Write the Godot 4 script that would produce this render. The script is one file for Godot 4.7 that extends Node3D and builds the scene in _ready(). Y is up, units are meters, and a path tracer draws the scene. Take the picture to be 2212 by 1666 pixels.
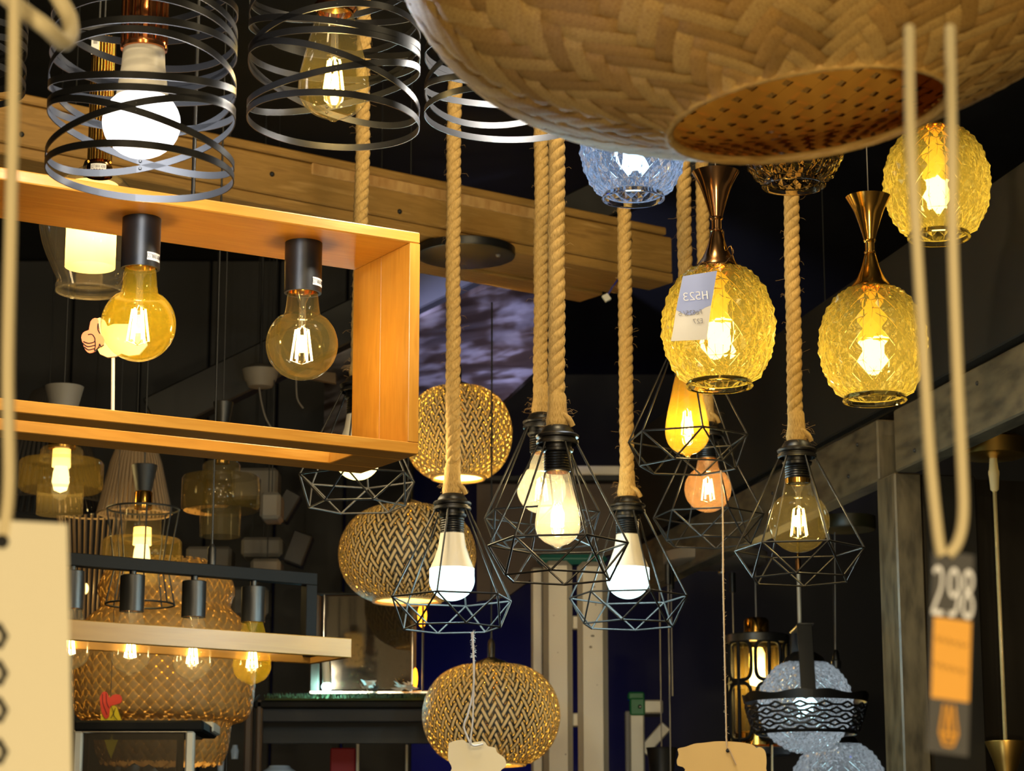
extends Node3D
# A lamp shop seen from below: pendant lamps of many kinds under a dark ceiling. Metres, y up; the lens stands at (0, EYE, 0) and looks along -z, tilted up.

const F := 5200.0
const CX := 1106.0
const CY := 833.0
const EYE := 1.6
const CEIL := 3.5
var ps := sin(deg_to_rad(12.2))
var pc := cos(deg_to_rad(12.2))
var M := {}
var names := {}
var cache := {}
var rng := RandomNumberGenerator.new()


# ---------------------------------------------------------------- measuring
func ray(x: float, y: float) -> Vector3:
	var rx := (x - CX) / F
	var ry := (CY - y) / F
	return Vector3(rx, ry * pc + ps, ry * ps - pc)


func W(x: float, y: float, z: float) -> Vector3:   # the point that lies z metres ahead
	var d := ray(x, y)
	return Vector3(0, EYE, 0) + d * (z / -d.z)


func K(y: float, z: float) -> float:               # metres per pixel there
	return z / -ray(CX, y).z / F


func hit(p: Vector3, n: Vector3, x: float, y: float) -> Vector3:
	var d := ray(x, y)
	return Vector3(0, EYE, 0) + d * ((p - Vector3(0, EYE, 0)).dot(n) / d.dot(n))


# ---------------------------------------------------------------- mesh building
class MB:
	var am := ArrayMesh.new()
	var v := PackedVector3Array()
	var n := PackedVector3Array()
	var uv := PackedVector2Array()
	var ix := PackedInt32Array()
	var mats := []

	func tri(a: Vector3, b: Vector3, c: Vector3) -> void:
		var nn := (b - a).cross(c - a).normalized()
		var s := v.size()
		for p in [a, b, c]:
			v.append(p)
			n.append(nn)
			uv.append(Vector2(p.x + p.z * 0.7, p.y))
		ix.append_array([s, s + 2, s + 1])

	func quad(a: Vector3, b: Vector3, c: Vector3, d: Vector3, u := Vector2.ZERO, w := Vector2.ONE) -> void:
		var nn := (b - a).cross(d - a).normalized()
		if nn == Vector3.ZERO:
			nn = (c - b).cross(d - b).normalized()
		var s := v.size()
		v.append_array([a, b, c, d])
		n.append_array([nn, nn, nn, nn])
		uv.append_array([u, Vector2(w.x, u.y), w, Vector2(u.x, w.y)])
		ix.append_array([s, s + 2, s + 1, s, s + 3, s + 2])

	func grid(P: Array, cu := false, cv := false, us := 1.0, vs := 1.0) -> void:   # rows of points; the front faces along d/dcolumn x d/drow
		var nr := P.size()
		var nc: int = P[0].size()
		var s := v.size()
		for j in nr:
			var row: PackedVector3Array = P[j]
			var up: PackedVector3Array = P[(j + 1) if j < nr - 1 else (1 if cv else j)]
			var dn: PackedVector3Array = P[(j - 1) if j > 0 else (nr - 2 if cv else j)]
			for i in nc:
				var a: Vector3 = row[(i + 1) if i < nc - 1 else (1 if cu else i)]
				var b: Vector3 = row[(i - 1) if i > 0 else (nc - 2 if cu else i)]
				v.append(row[i])
				n.append((a - b).cross(up[i] - dn[i]).normalized())
				uv.append(Vector2(us * i / (nc - 1.0), vs * j / (nr - 1.0)))
		for j in nr - 1:
			for i in nc - 1:
				var q := s + j * nc + i
				ix.append_array([q, q + nc + 1, q + 1, q, q + nc, q + nc + 1])

	func lathe(p: PackedVector2Array, segs := 32, a0 := 0.0, a1 := TAU) -> void:   # (radius, height) from below upwards shows its outside
		var cnt := p.size()
		var nrm := []
		for i in cnt - 1:
			var d := p[i + 1] - p[i]
			nrm.append(Vector2(d.y, -d.x).normalized())
		var run := 0.0
		for i in cnt - 1:
			var n0: Vector2 = nrm[i]
			var n1: Vector2 = nrm[i]
			if i > 0 and n0.dot(nrm[i - 1]) > 0.75:
				n0 = (n0 + nrm[i - 1]).normalized()
			if i < cnt - 2 and n1.dot(nrm[i + 1]) > 0.75:
				n1 = (n1 + nrm[i + 1]).normalized()
			var s := v.size()
			var run2 := run + p[i].distance_to(p[i + 1])
			for e in 2:
				var q := p[i + e]
				var m := n1 if e else n0
				for k in segs + 1:
					var t := a0 + (a1 - a0) * k / segs
					v.append(Vector3(q.x * sin(t), q.y, q.x * cos(t)))
					n.append(Vector3(m.x * sin(t), m.y, m.x * cos(t)))
					uv.append(Vector2(float(k) / segs, run2 if e else run))
			run = run2
			for k in segs:
				var q := s + k
				var up := segs + 1
				if p[i].x > 1e-6:
					ix.append_array([q, q + up + 1, q + 1])
				if p[i + 1].x > 1e-6:
					ix.append_array([q, q + up, q + up + 1])

	func tube(pts: PackedVector3Array, r, sides := 6, caps := true, us := 1.0, vs := 1.0) -> void:
		var t := (pts[1] - pts[0]).normalized()
		var nn := t.cross(Vector3.RIGHT if absf(t.x) < 0.8 else Vector3.UP).normalized()
		var rows := []
		var c := pts.size()
		for i in c:
			var t2 := (pts[mini(i + 1, c - 1)] - pts[maxi(i - 1, 0)]).normalized()
			nn = (nn - t2 * nn.dot(t2)).normalized()
			var bb := t2.cross(nn)
			var rr: float = r[i] if r is PackedFloat32Array else r
			var row := PackedVector3Array()
			for k in sides + 1:
				var a := TAU * k / sides
				row.append(pts[i] + (nn * cos(a) + bb * sin(a)) * rr)
			rows.append(row)
		grid(rows, true, false, us, vs)
		if caps:
			for e in 2:
				var row: PackedVector3Array = rows[c - 1 if e else 0]
				for k in range(1, sides - 1):
					if e:
						tri(row[0], row[k], row[k + 1])
					else:
						tri(row[0], row[k + 1], row[k])

	func ball(c: Vector3, r: float, segs := 10, sy := 1.0) -> void:
		var rows := []
		for j in segs / 2 + 1:
			var a := -PI / 2 + PI * j / (segs / 2)
			var row := PackedVector3Array()
			for i in segs + 1:
				var b := TAU * i / segs
				row.append(c + Vector3(cos(a) * sin(b), sin(a) * sy, cos(a) * cos(b)) * r)
			rows.append(row)
		grid(rows, true)

	func bbox(t: Transform3D, size: Vector3, bev := 0.0, us := 1.0) -> void:       # a box with chamfered edges; u runs along its longest side
		var h := size / 2
		bev = minf(bev, minf(h.x, minf(h.y, h.z)) * 0.9)
		var along := size.max_axis_index()
		var g := func(f: int, a: int, b: int, sf: float, sa: float, sb: float) -> Vector3:
			var p := Vector3.ZERO
			p[f] = h[f] * sf
			p[a] = (h[a] - bev) * sa
			p[b] = (h[b] - bev) * sb
			return t * p
		for f in 3:
			var a := (f + 1) % 3
			var b := (f + 2) % 3
			if b == along:
				var q := a
				a = b
				b = q
			var odd := (b - a + 3) % 3 == 2
			for s in [-1.0, 1.0]:
				var c := [g.call(f, a, b, s, -1.0, -1.0), g.call(f, a, b, s, 1.0, -1.0), g.call(f, a, b, s, 1.0, 1.0), g.call(f, a, b, s, -1.0, 1.0)]
				var w := Vector2(size[a], size[b]) * us
				var u := Vector2(0, f * 0.37 + s * 0.21)
				if (s > 0) != odd:
					quad(c[0], c[1], c[2], c[3], u, u + w)
				else:
					quad(c[1], c[0], c[3], c[2], Vector2(w.x, u.y), Vector2(0, u.y + w.y))
		if bev <= 0.0:
			return
		for f in 3:
			var a := (f + 1) % 3
			var b := (f + 2) % 3
			for sa in [-1.0, 1.0]:
				for sb in [-1.0, 1.0]:
					var p := [g.call(a, f, b, sa, -1.0, sb), g.call(a, f, b, sa, 1.0, sb), g.call(b, a, f, sb, sa, 1.0), g.call(b, a, f, sb, sa, -1.0)]
					var m: Vector3 = t.basis[a] * sa + t.basis[b] * sb
					if (p[1] - p[0]).cross(p[3] - p[0]).dot(m) > 0:
						quad(p[0], p[1], p[2], p[3], Vector2.ZERO, Vector2(size[f] * us, bev))
					else:
						quad(p[1], p[0], p[3], p[2], Vector2.ZERO, Vector2(size[f] * us, bev))
		for sx in [-1.0, 1.0]:
			for sy in [-1.0, 1.0]:
				for sz in [-1.0, 1.0]:
					var p0: Vector3 = g.call(0, 1, 2, sx, sy, sz)
					var p1: Vector3 = g.call(1, 2, 0, sy, sz, sx)
					var p2: Vector3 = g.call(2, 0, 1, sz, sx, sy)
					if sx * sy * sz > 0:
						tri(p0, p1, p2)
					else:
						tri(p0, p2, p1)

	func prism(poly: PackedVector2Array, d: float, t := Transform3D()) -> void:   # a flat shape in x, y with thickness d towards -z
		if not Geometry2D.is_polygon_clockwise(poly):
			poly = poly.duplicate()
			poly.reverse()
		var f := Geometry2D.triangulate_polygon(poly)
		for i in range(0, f.size(), 3):
			var a := poly[f[i]]
			var b := poly[f[i + 1]]
			var c := poly[f[i + 2]]
			if (b - a).cross(c - a) < 0:
				var q := b
				b = c
				c = q
			tri(t * Vector3(a.x, a.y, 0), t * Vector3(b.x, b.y, 0), t * Vector3(c.x, c.y, 0))
			tri(t * Vector3(a.x, a.y, -d), t * Vector3(c.x, c.y, -d), t * Vector3(b.x, b.y, -d))
		for i in poly.size():
			var a := poly[i]
			var b := poly[(i + 1) % poly.size()]
			quad(t * Vector3(a.x, a.y, -d), t * Vector3(a.x, a.y, 0), t * Vector3(b.x, b.y, 0), t * Vector3(b.x, b.y, -d))

	func sheet(rows: Array, d: float) -> void:     # a thin curved sheet with thickness
		grid(rows)
		var back := []
		for j in rows.size():
			var r: PackedVector3Array = rows[j]
			var up: PackedVector3Array = rows[mini(j + 1, rows.size() - 1)]
			var dn: PackedVector3Array = rows[maxi(j - 1, 0)]
			var q := PackedVector3Array()
			for i in range(r.size() - 1, -1, -1):
				var m := (r[mini(i + 1, r.size() - 1)] - r[maxi(i - 1, 0)]).cross(up[i] - dn[i]).normalized()
				q.append(r[i] - m * d)
			back.append(q)
		grid(back)
		var e := rows.size() - 1
		var w: int = rows[0].size() - 1
		for i in w:
			quad(back[0][w - i], back[0][w - i - 1], rows[0][i + 1], rows[0][i])
			quad(rows[e][i], rows[e][i + 1], back[e][w - i - 1], back[e][w - i])
		for j in e:
			quad(rows[j][0], rows[j + 1][0], back[j + 1][w], back[j][w])
			quad(rows[j][w], back[j][0], back[j + 1][0], rows[j + 1][w])

	func flush(m: Material) -> void:
		if v.is_empty():
			return
		var a := []
		a.resize(Mesh.ARRAY_MAX)
		a[Mesh.ARRAY_VERTEX] = v
		a[Mesh.ARRAY_NORMAL] = n
		a[Mesh.ARRAY_TEX_UV] = uv
		a[Mesh.ARRAY_INDEX] = ix
		am.add_surface_from_arrays(Mesh.PRIMITIVE_TRIANGLES, a)
		am.surface_set_material(am.get_surface_count() - 1, m)
		v = PackedVector3Array()
		n = PackedVector3Array()
		uv = PackedVector2Array()
		ix = PackedInt32Array()


func curve(pts: Array, steps := 8) -> PackedVector3Array:   # a smooth line through points
	var out := PackedVector3Array()
	var c := pts.size()
	for i in c - 1:
		for k in steps:
			out.append((pts[i] as Vector3).cubic_interpolate(pts[i + 1], pts[maxi(i - 1, 0)], pts[mini(i + 2, c - 1)], float(k) / steps))
	out.append(pts[c - 1])
	return out


func smooth2(pts: Array, steps := 5) -> PackedVector2Array:
	var out := PackedVector2Array()
	var c := pts.size()
	for i in c - 1:
		for k in steps:
			out.append((pts[i] as Vector2).cubic_interpolate(pts[i + 1], pts[maxi(i - 1, 0)], pts[mini(i + 2, c - 1)], float(k) / steps))
	out.append(pts[c - 1])
	return out


func rect2(w: float, h: float, r := 0.0) -> PackedVector2Array:
	var out := PackedVector2Array()
	for q in [[1, 1, 0], [-1, 1, 1], [-1, -1, 2], [1, -1, 3]]:
		if r <= 0:
			out.append(Vector2(q[0] * w / 2, q[1] * h / 2))
		else:
			for k in 5:
				var a: float = PI / 2 * (q[2] + k / 4.0)
				out.append(Vector2(q[0] * (w / 2 - r) + r * cos(a), q[1] * (h / 2 - r) + r * sin(a)))
	return out


# ---------------------------------------------------------------- objects
func numbered(called: String) -> String:
	var k: int = names.get(called, 0)
	names[called] = k + 1
	return called if k == 0 else "%s_%03d" % [called, k]


func thing(called: String, label: String, category: String, at := Vector3.ZERO, group := "") -> Node3D:
	var o := Node3D.new()
	o.name = numbered(called)
	add_child(o)
	o.position = at
	o.set_meta("label", label)
	o.set_meta("category", category)
	if group:
		o.set_meta("group", group)
	return o


func part(called: String, b, m: Material, parent: Node3D, at := Vector3.ZERO, label := "") -> MeshInstance3D:
	var o := MeshInstance3D.new()
	o.name = called
	if b is MB:
		b.flush(m)
		o.mesh = b.am
	else:
		o.mesh = b
		o.material_override = m
	o.position = at
	if label:
		o.set_meta("label", label)
	parent.add_child(o, true)
	return o


func structure(called: String, b: MB, m: Material, label := "") -> MeshInstance3D:
	var o := part(called, b, m, self)
	o.set_meta("kind", "structure")
	if label:
		o.set_meta("label", label)
	return o


func omni(parent: Node3D, at: Vector3, c: Color, e: float, size := 0.012) -> void:
	var l := OmniLight3D.new()
	l.name = "bulb_glow"
	l.light_color = c
	l.light_energy = e
	l.light_size = size
	l.omni_range = 12.0
	l.omni_attenuation = 2.0
	l.shadow_enabled = true
	l.position = at
	parent.add_child(l, true)


func prof(o: Node3D, z: float, pts: Array) -> PackedVector2Array:   # [row, half width] in the photograph, from below upwards -> (radius, height above the thing's base)
	var out := PackedVector2Array()
	for p in pts:
		out.append(Vector2(p[1] * K(p[0], z), W(CX, p[0], z).y - o.position.y))
	return out


func lath(pts: PackedVector2Array, segs := 32) -> MB:
	var b := MB.new()
	b.lathe(pts, segs)
	return b


func rod(pts: Array, r: float, sides := 6) -> MB:
	var b := MB.new()
	b.tube(PackedVector3Array(pts), r, sides)
	return b


func cord(parent: Node3D, from: Vector3, to_y: float, r: float, m: Material, called := "cord") -> void:
	part(called, rod([from, Vector3(from.x, to_y, from.z)], r), m, parent)


func letters(text: String, high: float, deep := 0.0004, wrap := 0.0, mirror := false) -> ArrayMesh:   # flat print as thin raised letters; wrap bends it round a cylinder of that radius
	var t := TextMesh.new()
	var f := SystemFont.new()
	f.font_names = PackedStringArray(["Droid Sans"])
	t.font = f
	t.text = text
	t.font_size = 32
	t.pixel_size = high / 24.0
	t.depth = deep
	t.curve_step = 2.0
	var a := t.get_mesh_arrays()
	var v: PackedVector3Array = a[Mesh.ARRAY_VERTEX]
	var nn: PackedVector3Array = a[Mesh.ARRAY_NORMAL]
	for i in v.size():
		if mirror:
			v[i].x = -v[i].x
			nn[i].x = -nn[i].x
		if wrap > 0:
			var q := v[i].x / wrap
			v[i] = Vector3(sin(q) * (wrap + v[i].z), v[i].y, cos(q) * (wrap + v[i].z))
			nn[i] = nn[i].rotated(Vector3.UP, q)
	if mirror:
		var idx: PackedInt32Array = a[Mesh.ARRAY_INDEX] if a[Mesh.ARRAY_INDEX] != null else PackedInt32Array(range(v.size()))
		for i in range(0, idx.size() - 2, 3):
			var q := idx[i]
			idx[i] = idx[i + 1]
			idx[i + 1] = q
		a[Mesh.ARRAY_INDEX] = idx
	a[Mesh.ARRAY_VERTEX] = v
	a[Mesh.ARRAY_NORMAL] = nn
	a[Mesh.ARRAY_TANGENT] = null
	var am := ArrayMesh.new()
	am.add_surface_from_arrays(Mesh.PRIMITIVE_TRIANGLES, a)
	return am


# ---------------------------------------------------------------- materials
func mat(called: String, c: Color, rough := 0.6, metal := 0.0, spec := 0.5) -> StandardMaterial3D:
	var m := StandardMaterial3D.new()
	m.resource_name = called
	m.albedo_color = c
	m.roughness = rough
	m.metallic = metal
	m.metallic_specular = spec
	M[called] = m
	return m


func glow(called: String, c: Color, e: float) -> StandardMaterial3D:
	var m := mat(called, c, 0.5)
	m.emission_enabled = true
	m.emission = c
	m.emission_energy_multiplier = e
	return m


func pane(called: String, c: Color, a: float, back := 0.0) -> StandardMaterial3D:
	var m := mat(called, Color(c, a), 0.03)
	m.transparency = BaseMaterial3D.TRANSPARENCY_ALPHA
	if back > 0:
		m.backlight_enabled = true
		m.backlight = c * back
	return m


func solid_glass(called: String, c: Color) -> StandardMaterial3D:
	var m := mat(called, Color(c, 0.0), 0.0)
	m.refraction_enabled = true
	m.refraction_scale = 0.05
	return m


func noise(freq: float, ramp: Array, size := 256, seed_ := 1, oct := 4) -> NoiseTexture2D:
	var n := FastNoiseLite.new()
	n.seed = seed_
	n.frequency = freq
	n.fractal_octaves = oct
	var t := NoiseTexture2D.new()
	t.width = size
	t.height = size
	t.seamless = true
	t.noise = n
	if ramp.size():
		var g := Gradient.new()
		g.offsets = PackedFloat32Array()
		var off := PackedFloat32Array()
		var col := PackedColorArray()
		for i in ramp.size():
			off.append(i / (ramp.size() - 1.0))
			col.append(ramp[i])
		g.offsets = off
		g.colors = col
		t.color_ramp = g
	return t


func materials() -> void:
	mat("black_metal", Color(0.075, 0.073, 0.072), 0.55, 0.0, 0.2)
	mat("black_satin", Color(0.075, 0.072, 0.07), 0.38)
	mat("black_matt", Color(0.06, 0.06, 0.06), 0.6)
	mat("ring_metal", Color(0.17, 0.17, 0.175), 0.34, 0.75)
	mat("wire_metal", Color(0.17, 0.165, 0.16), 0.36, 0.6)
	mat("black_plastic", Color(0.05, 0.05, 0.052), 0.35)
	mat("copper", Color(0.86, 0.55, 0.33), 0.14, 1.0)
	mat("brass", Color(0.90, 0.70, 0.34), 0.13, 1.0)
	mat("brass_soft", Color(0.92, 0.74, 0.38), 0.3, 1.0)
	mat("bronze", Color(0.74, 0.56, 0.38), 0.14, 1.0)
	mat("chrome", Color(0.8, 0.8, 0.8), 0.12, 1.0)
	mat("alu", Color(0.68, 0.66, 0.61), 0.45, 0.25)
	mat("rivet", Color(0.35, 0.35, 0.35), 0.35, 0.9)
	mat("white_plastic", Color(0.86, 0.83, 0.76), 0.4)
	mat("paper", Color(0.88, 0.86, 0.82), 0.75)
	mat("pale_blue_glass", Color(0.74, 0.82, 0.92), 0.15)
	mat("blue_print", Color(0.62, 0.67, 0.86), 0.7)
	mat("cream_card", Color(0.89, 0.85, 0.74), 0.8)
	mat("tan_card", Color(0.80, 0.68, 0.46), 0.8)
	mat("ink", Color(0.10, 0.10, 0.11), 0.8)
	mat("grey_ink", Color(0.52, 0.51, 0.53), 0.8)
	mat("pale_ink", Color(0.93, 0.93, 0.95), 0.7)
	mat("strap", Color(0.84, 0.77, 0.60), 0.7)
	mat("twine", Color(0.72, 0.62, 0.50), 0.9)
	mat("white_twine", Color(0.80, 0.80, 0.82), 0.9)
	mat("cable", Color(0.07, 0.07, 0.075), 0.5)
	mat("grey_cable", Color(0.42, 0.40, 0.38), 0.5)
	mat("teal", Color(0.16, 0.42, 0.38), 0.5)
	mat("green", Color(0.08, 0.42, 0.24), 0.5)
	mat("grass", Color(0.20, 0.22, 0.06), 0.9)
	mat("red", Color(0.62, 0.10, 0.13), 0.6)
	mat("tag_red", Color(0.80, 0.22, 0.13), 0.6)
	mat("tag_yellow", Color(0.85, 0.75, 0.08), 0.6)
	mat("skin_print", Color(0.93, 0.55, 0.38), 0.6)
	mat("cream_print", Color(0.90, 0.80, 0.58), 0.6)
	mat("label_black", Color(0.17, 0.16, 0.16), 0.5)
	mat("label_orange", Color(0.92, 0.66, 0.22), 0.6)
	mat("grey_box", Color(0.42, 0.40, 0.37), 0.6)
	mat("dark_box", Color(0.10, 0.10, 0.11), 0.6)
	mat("fabric_beige", Color(0.48, 0.40, 0.30), 0.9)
	mat("fabric_dark", Color(0.12, 0.10, 0.08), 0.9)
	mat("cane", Color(0.60, 0.50, 0.37), 0.6)
	mat("brown_paint", Color(0.30, 0.24, 0.19), 0.6)
	var m := mat("wall_dark", Color(0.13, 0.13, 0.135), 0.7)
	m = mat("ceiling_dark", Color(0.075, 0.075, 0.082), 0.8)
	m.albedo_texture = noise(0.02, [Color(0.6, 0.6, 0.6), Color(1, 1, 1)], 256, 3)
	m.uv1_triplanar = true
	m.uv1_scale = Vector3(0.8, 0.8, 0.8)
	m = mat("bay_dark", Color(0.125, 0.112, 0.09), 0.75, 0.0, 0.3)
	mat("bay_blue", Color(0.10, 0.105, 0.125), 0.7)
	m = mat("timber_dark", Color(0.36, 0.32, 0.24), 0.5)
	m.albedo_texture = noise(0.012, [Color(0.55, 0.55, 0.55), Color(0.85, 0.85, 0.85), Color(1, 1, 1)], 256, 8)
	m.uv1_scale = Vector3(3, 9, 1)
	# stained pine of the frame lamps
	m = mat("pine_orange", Color(1, 1, 1), 0.32)
	m.albedo_texture = noise(0.011, [Color(0.66, 0.44, 0.13), Color(0.74, 0.51, 0.18), Color(0.70, 0.47, 0.15), Color(0.78, 0.57, 0.24)], 512, 5, 5)
	m.uv1_scale = Vector3(0.9, 9, 1)
	m = mat("pine_rail", Color(1, 1, 1), 0.45)
	m.albedo_texture = noise(0.011, [Color(0.50, 0.36, 0.13), Color(0.58, 0.43, 0.18), Color(0.54, 0.39, 0.15)], 256, 6, 5)
	m.uv1_scale = Vector3(1.2, 12, 1)
	# raw sawn lumber of the ceiling beam
	m = mat("lumber", Color(1, 1, 1), 0.6)
	m.albedo_texture = noise(0.010, [Color(0.50, 0.36, 0.16), Color(0.65, 0.49, 0.24), Color(0.59, 0.44, 0.20), Color(0.73, 0.57, 0.32)], 512, 7, 5)
	m.uv1_scale = Vector3(0.8, 7, 1)
	m = mat("lumber_pale", Color(1, 1, 1), 0.7)
	m.albedo_texture = noise(0.014, [Color(0.66, 0.48, 0.25), Color(0.86, 0.70, 0.44)], 256, 9, 4)
	m.uv1_scale = Vector3(6, 2, 1)
	# jute rope
	m = mat("jute", Color(1, 1, 1), 0.95)
	m.albedo_texture = noise(0.03, [Color(0.50, 0.39, 0.19), Color(0.70, 0.57, 0.33), Color(0.80, 0.67, 0.43)], 256, 11, 3)
	m.uv1_triplanar = true
	m.uv1_scale = Vector3(90, 14, 90)
	m.heightmap_enabled = true
	m.heightmap_texture = m.albedo_texture
	m.heightmap_scale = 0.12
	mat("jute_fibre", Color(0.76, 0.62, 0.42), 0.9)
	# bamboo
	m = mat("bamboo", Color(1, 1, 1), 0.55)
	m.albedo_texture = noise(0.02, [Color(0.66, 0.48, 0.21), Color(0.80, 0.63, 0.34), Color(0.88, 0.73, 0.43)], 256, 13, 4)
	m.uv1_scale = Vector3(1, 5, 1)
	m.backlight_enabled = true
	m.backlight = Color(0.25, 0.2, 0.1)
	for i in 2:
		var w: StandardMaterial3D = m.duplicate()
		w.albedo_color = [Color(0.86, 0.82, 0.74), Color(0.94, 0.90, 0.84)][i]
		w.resource_name = "bamboo_tone"
		M["bamboo_%d" % i] = w
	m = mat("bamboo_dark", Color(0.66, 0.44, 0.19), 0.6)
	m.backlight_enabled = true
	m.backlight = Color(0.3, 0.22, 0.1)
	m = mat("liner", Color(0.98, 0.73, 0.30), 0.6)
	m.backlight_enabled = true
	m.backlight = Color(0.4, 0.3, 0.12)
	m = mat("cream_bamboo", Color(0.86, 0.75, 0.54), 0.55)
	m.backlight_enabled = true
	m.backlight = Color(0.42, 0.36, 0.16)
	mat("black_bamboo", Color(0.035, 0.032, 0.03), 0.6)
	m = mat("rattan", Color(0.56, 0.45, 0.27), 0.6)
	m.backlight_enabled = true
	m.backlight = Color(0.4, 0.32, 0.16)
	# stone print of the sloping panel; its pale blotches are painted light reflections
	m = mat("stone_painted_light", Color(1, 1, 1), 0.35)
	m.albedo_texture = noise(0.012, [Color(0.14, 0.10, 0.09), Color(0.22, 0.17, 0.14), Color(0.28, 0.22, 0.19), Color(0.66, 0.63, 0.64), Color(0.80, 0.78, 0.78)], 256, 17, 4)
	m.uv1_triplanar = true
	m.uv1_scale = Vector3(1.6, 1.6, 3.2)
	# glass
	pane("clear_glass", Color(0.95, 0.9, 0.75), 0.03)
	pane("amber_bulb", Color(0.84, 0.70, 0.12), 0.11, 0.06)
	pane("amber_deep", Color(0.95, 0.72, 0.20), 0.27, 0.2)
	pane("pink_bulb", Color(0.90, 0.66, 0.42), 0.12, 0.08)
	pane("frost_bulb", Color(0.92, 0.90, 0.82), 0.17, 0.1)
	pane("pale_bulb", Color(0.92, 0.82, 0.45), 0.014, 0.008)
	pane("smoke_glass", Color(0.36, 0.29, 0.11), 0.22, 0.04)
	pane("smoke_pale", Color(0.55, 0.47, 0.28), 0.08, 0.02)
	pane("dark_pane", Color(0.05, 0.055, 0.06), 0.6)
	pane("clear_cord", Color(0.8, 0.72, 0.5), 0.45)
	m = mat("frosted", Color(0.95, 0.88, 0.68), 0.6)
	m.backlight_enabled = true
	m.backlight = Color(1, 0.92, 0.7)
	solid_glass("amber_cut", Color(0.985, 0.945, 0.74))
	solid_glass("blue_cut", Color(0.93, 0.965, 1.0))
	solid_glass("smoke_cut", Color(0.93, 0.86, 0.70))
	solid_glass("crystal", Color(0.97, 0.985, 1.0))
	m = solid_glass("amber_inside", Color(0.985, 0.93, 0.70))
	m.backlight_enabled = true
	m.backlight = Color(0.28, 0.24, 0.09)
	m = solid_glass("blue_inside", Color(0.93, 0.965, 1.0))
	m.backlight_enabled = true
	m.backlight = Color(0.14, 0.155, 0.18)
	m = solid_glass("crystal_inside", Color(0.97, 0.985, 1.0))
	m.backlight_enabled = true
	m.backlight = Color(0.15, 0.15, 0.15)
	# light sources
	glow("filament", Color(1.0, 0.85, 0.42), 14.0)
	glow("filament_white", Color(1.0, 0.88, 0.62), 16.0)
	glow("led_white", Color(1.0, 0.99, 1.0), 3.6)
	glow("led_cool", Color(0.80, 0.98, 1.0), 3.4)
	glow("led_warm", Color(1.0, 0.88, 0.55), 3.4)
	glow("tube_warm", Color(1.0, 0.93, 0.68), 4.5)
	glow("tube_cool", Color(0.80, 0.92, 1.0), 4.0)
	glow("led_blue", Color(0.05, 0.12, 1.0), 3.0)
	glow("candle", Color(1.0, 0.62, 0.12), 4.0)
	glow("fill_bulb", Color(1.0, 0.86, 0.6), 9.0)  # globes of the added fill lamps, warm and cool
	glow("fill_cool", Color(0.82, 0.9, 1.0), 9.0)
	glow("frost_lit", Color(0.95, 0.70, 0.20), 0.5)
	glow("frost_cool", Color(0.5, 0.65, 0.95), 0.5)


func sc(p, k: float) -> PackedVector2Array:
	var out := PackedVector2Array()
	for q in p:
		out.append(q * k)
	return out


# ---------------------------------------------------------------- woven shades
func strip_mesh(line: PackedVector2Array, n: int, m: int, sgn: float, odd: int, wide: float, amp: float, face: Material, edge: Material, per := 2, long := 2, face_part := 0.46) -> MB:
	# one strip of a two-way weave round a lathed shape (line runs along the shape, strip 0 starts at angle 0); twill, over two and under two
	var acc := PackedFloat32Array([0.0])
	for i in line.size() - 1:
		acc.append(acc[i] + line[i].distance_to(line[i + 1]))
	var total := acc[acc.size() - 1]
	var pos := PackedVector3Array()
	var nor := PackedVector3Array()
	var wid := PackedFloat32Array()
	var seg := 0
	for q in m * per + 1:
		var s := float(q) / per
		var d := total * s / m
		while seg < line.size() - 2 and acc[seg + 1] < d:
			seg += 1
		var a := line[seg]
		var b := line[seg + 1]
		var t := clampf((d - acc[seg]) / maxf(acc[seg + 1] - acc[seg], 1e-6), 0, 1)
		var p := a.lerp(b, t)
		var e := (b - a).normalized()
		var u := sgn * PI * s / n
		var lo := floori(s)
		var f := s - lo
		var up: Array = []
		for c in [lo, lo + 1]:
			var over: bool = posmod(2 * odd + int(sgn) * int(c), 2 * long) < long
			up.append((1.0 if over else -1.0) * sgn)
		var off: float = lerpf(up[0], up[1], smoothstep(0.3, 0.7, f)) * amp
		var n3 := Vector3(e.y * sin(u), -e.x, e.y * cos(u))
		if line[0].y > line[line.size() - 1].y:
			n3 = -n3
		pos.append(Vector3(p.x * sin(u), p.y, p.x * cos(u)) + n3 * off)
		nor.append(n3)
		var step := total / m
		var tilt := atan2(PI * p.x / n, step)
		wid.append(TAU * p.x / n * cos(tilt))
	var b := MB.new()
	var cuts := [[-0.5, -0.5 * face_part], [-0.5 * face_part, 0.5 * face_part], [0.5 * face_part, 0.5]] if edge else [[-0.5, 0.5]]
	for pass_ in 2:
		for ci in cuts.size():
			if (pass_ == 0) != (ci == 1 or not edge):
				continue
			var rows := []
			for q in pos.size():
				var t := (pos[mini(q + 1, pos.size() - 1)] - pos[maxi(q - 1, 0)]).normalized()
				var side := t.cross(nor[q]).normalized()
				var w := wid[q] * wide
				var row := PackedVector3Array()
				for x in [cuts[ci][0], (cuts[ci][0] + cuts[ci][1]) / 2, cuts[ci][1]]:
					row.append(pos[q] + side * x * w + nor[q] * (amp * (0.2 if edge else 0.5) * (1.0 - 4.0 * x * x) - (amp * 0.1 if ci != 1 and edge else 0.0)))
				rows.append(row)
			b.grid(rows, false, false, 1.0, m / 6.0)
		b.flush(face if pass_ == 0 else edge)
	return b


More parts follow.
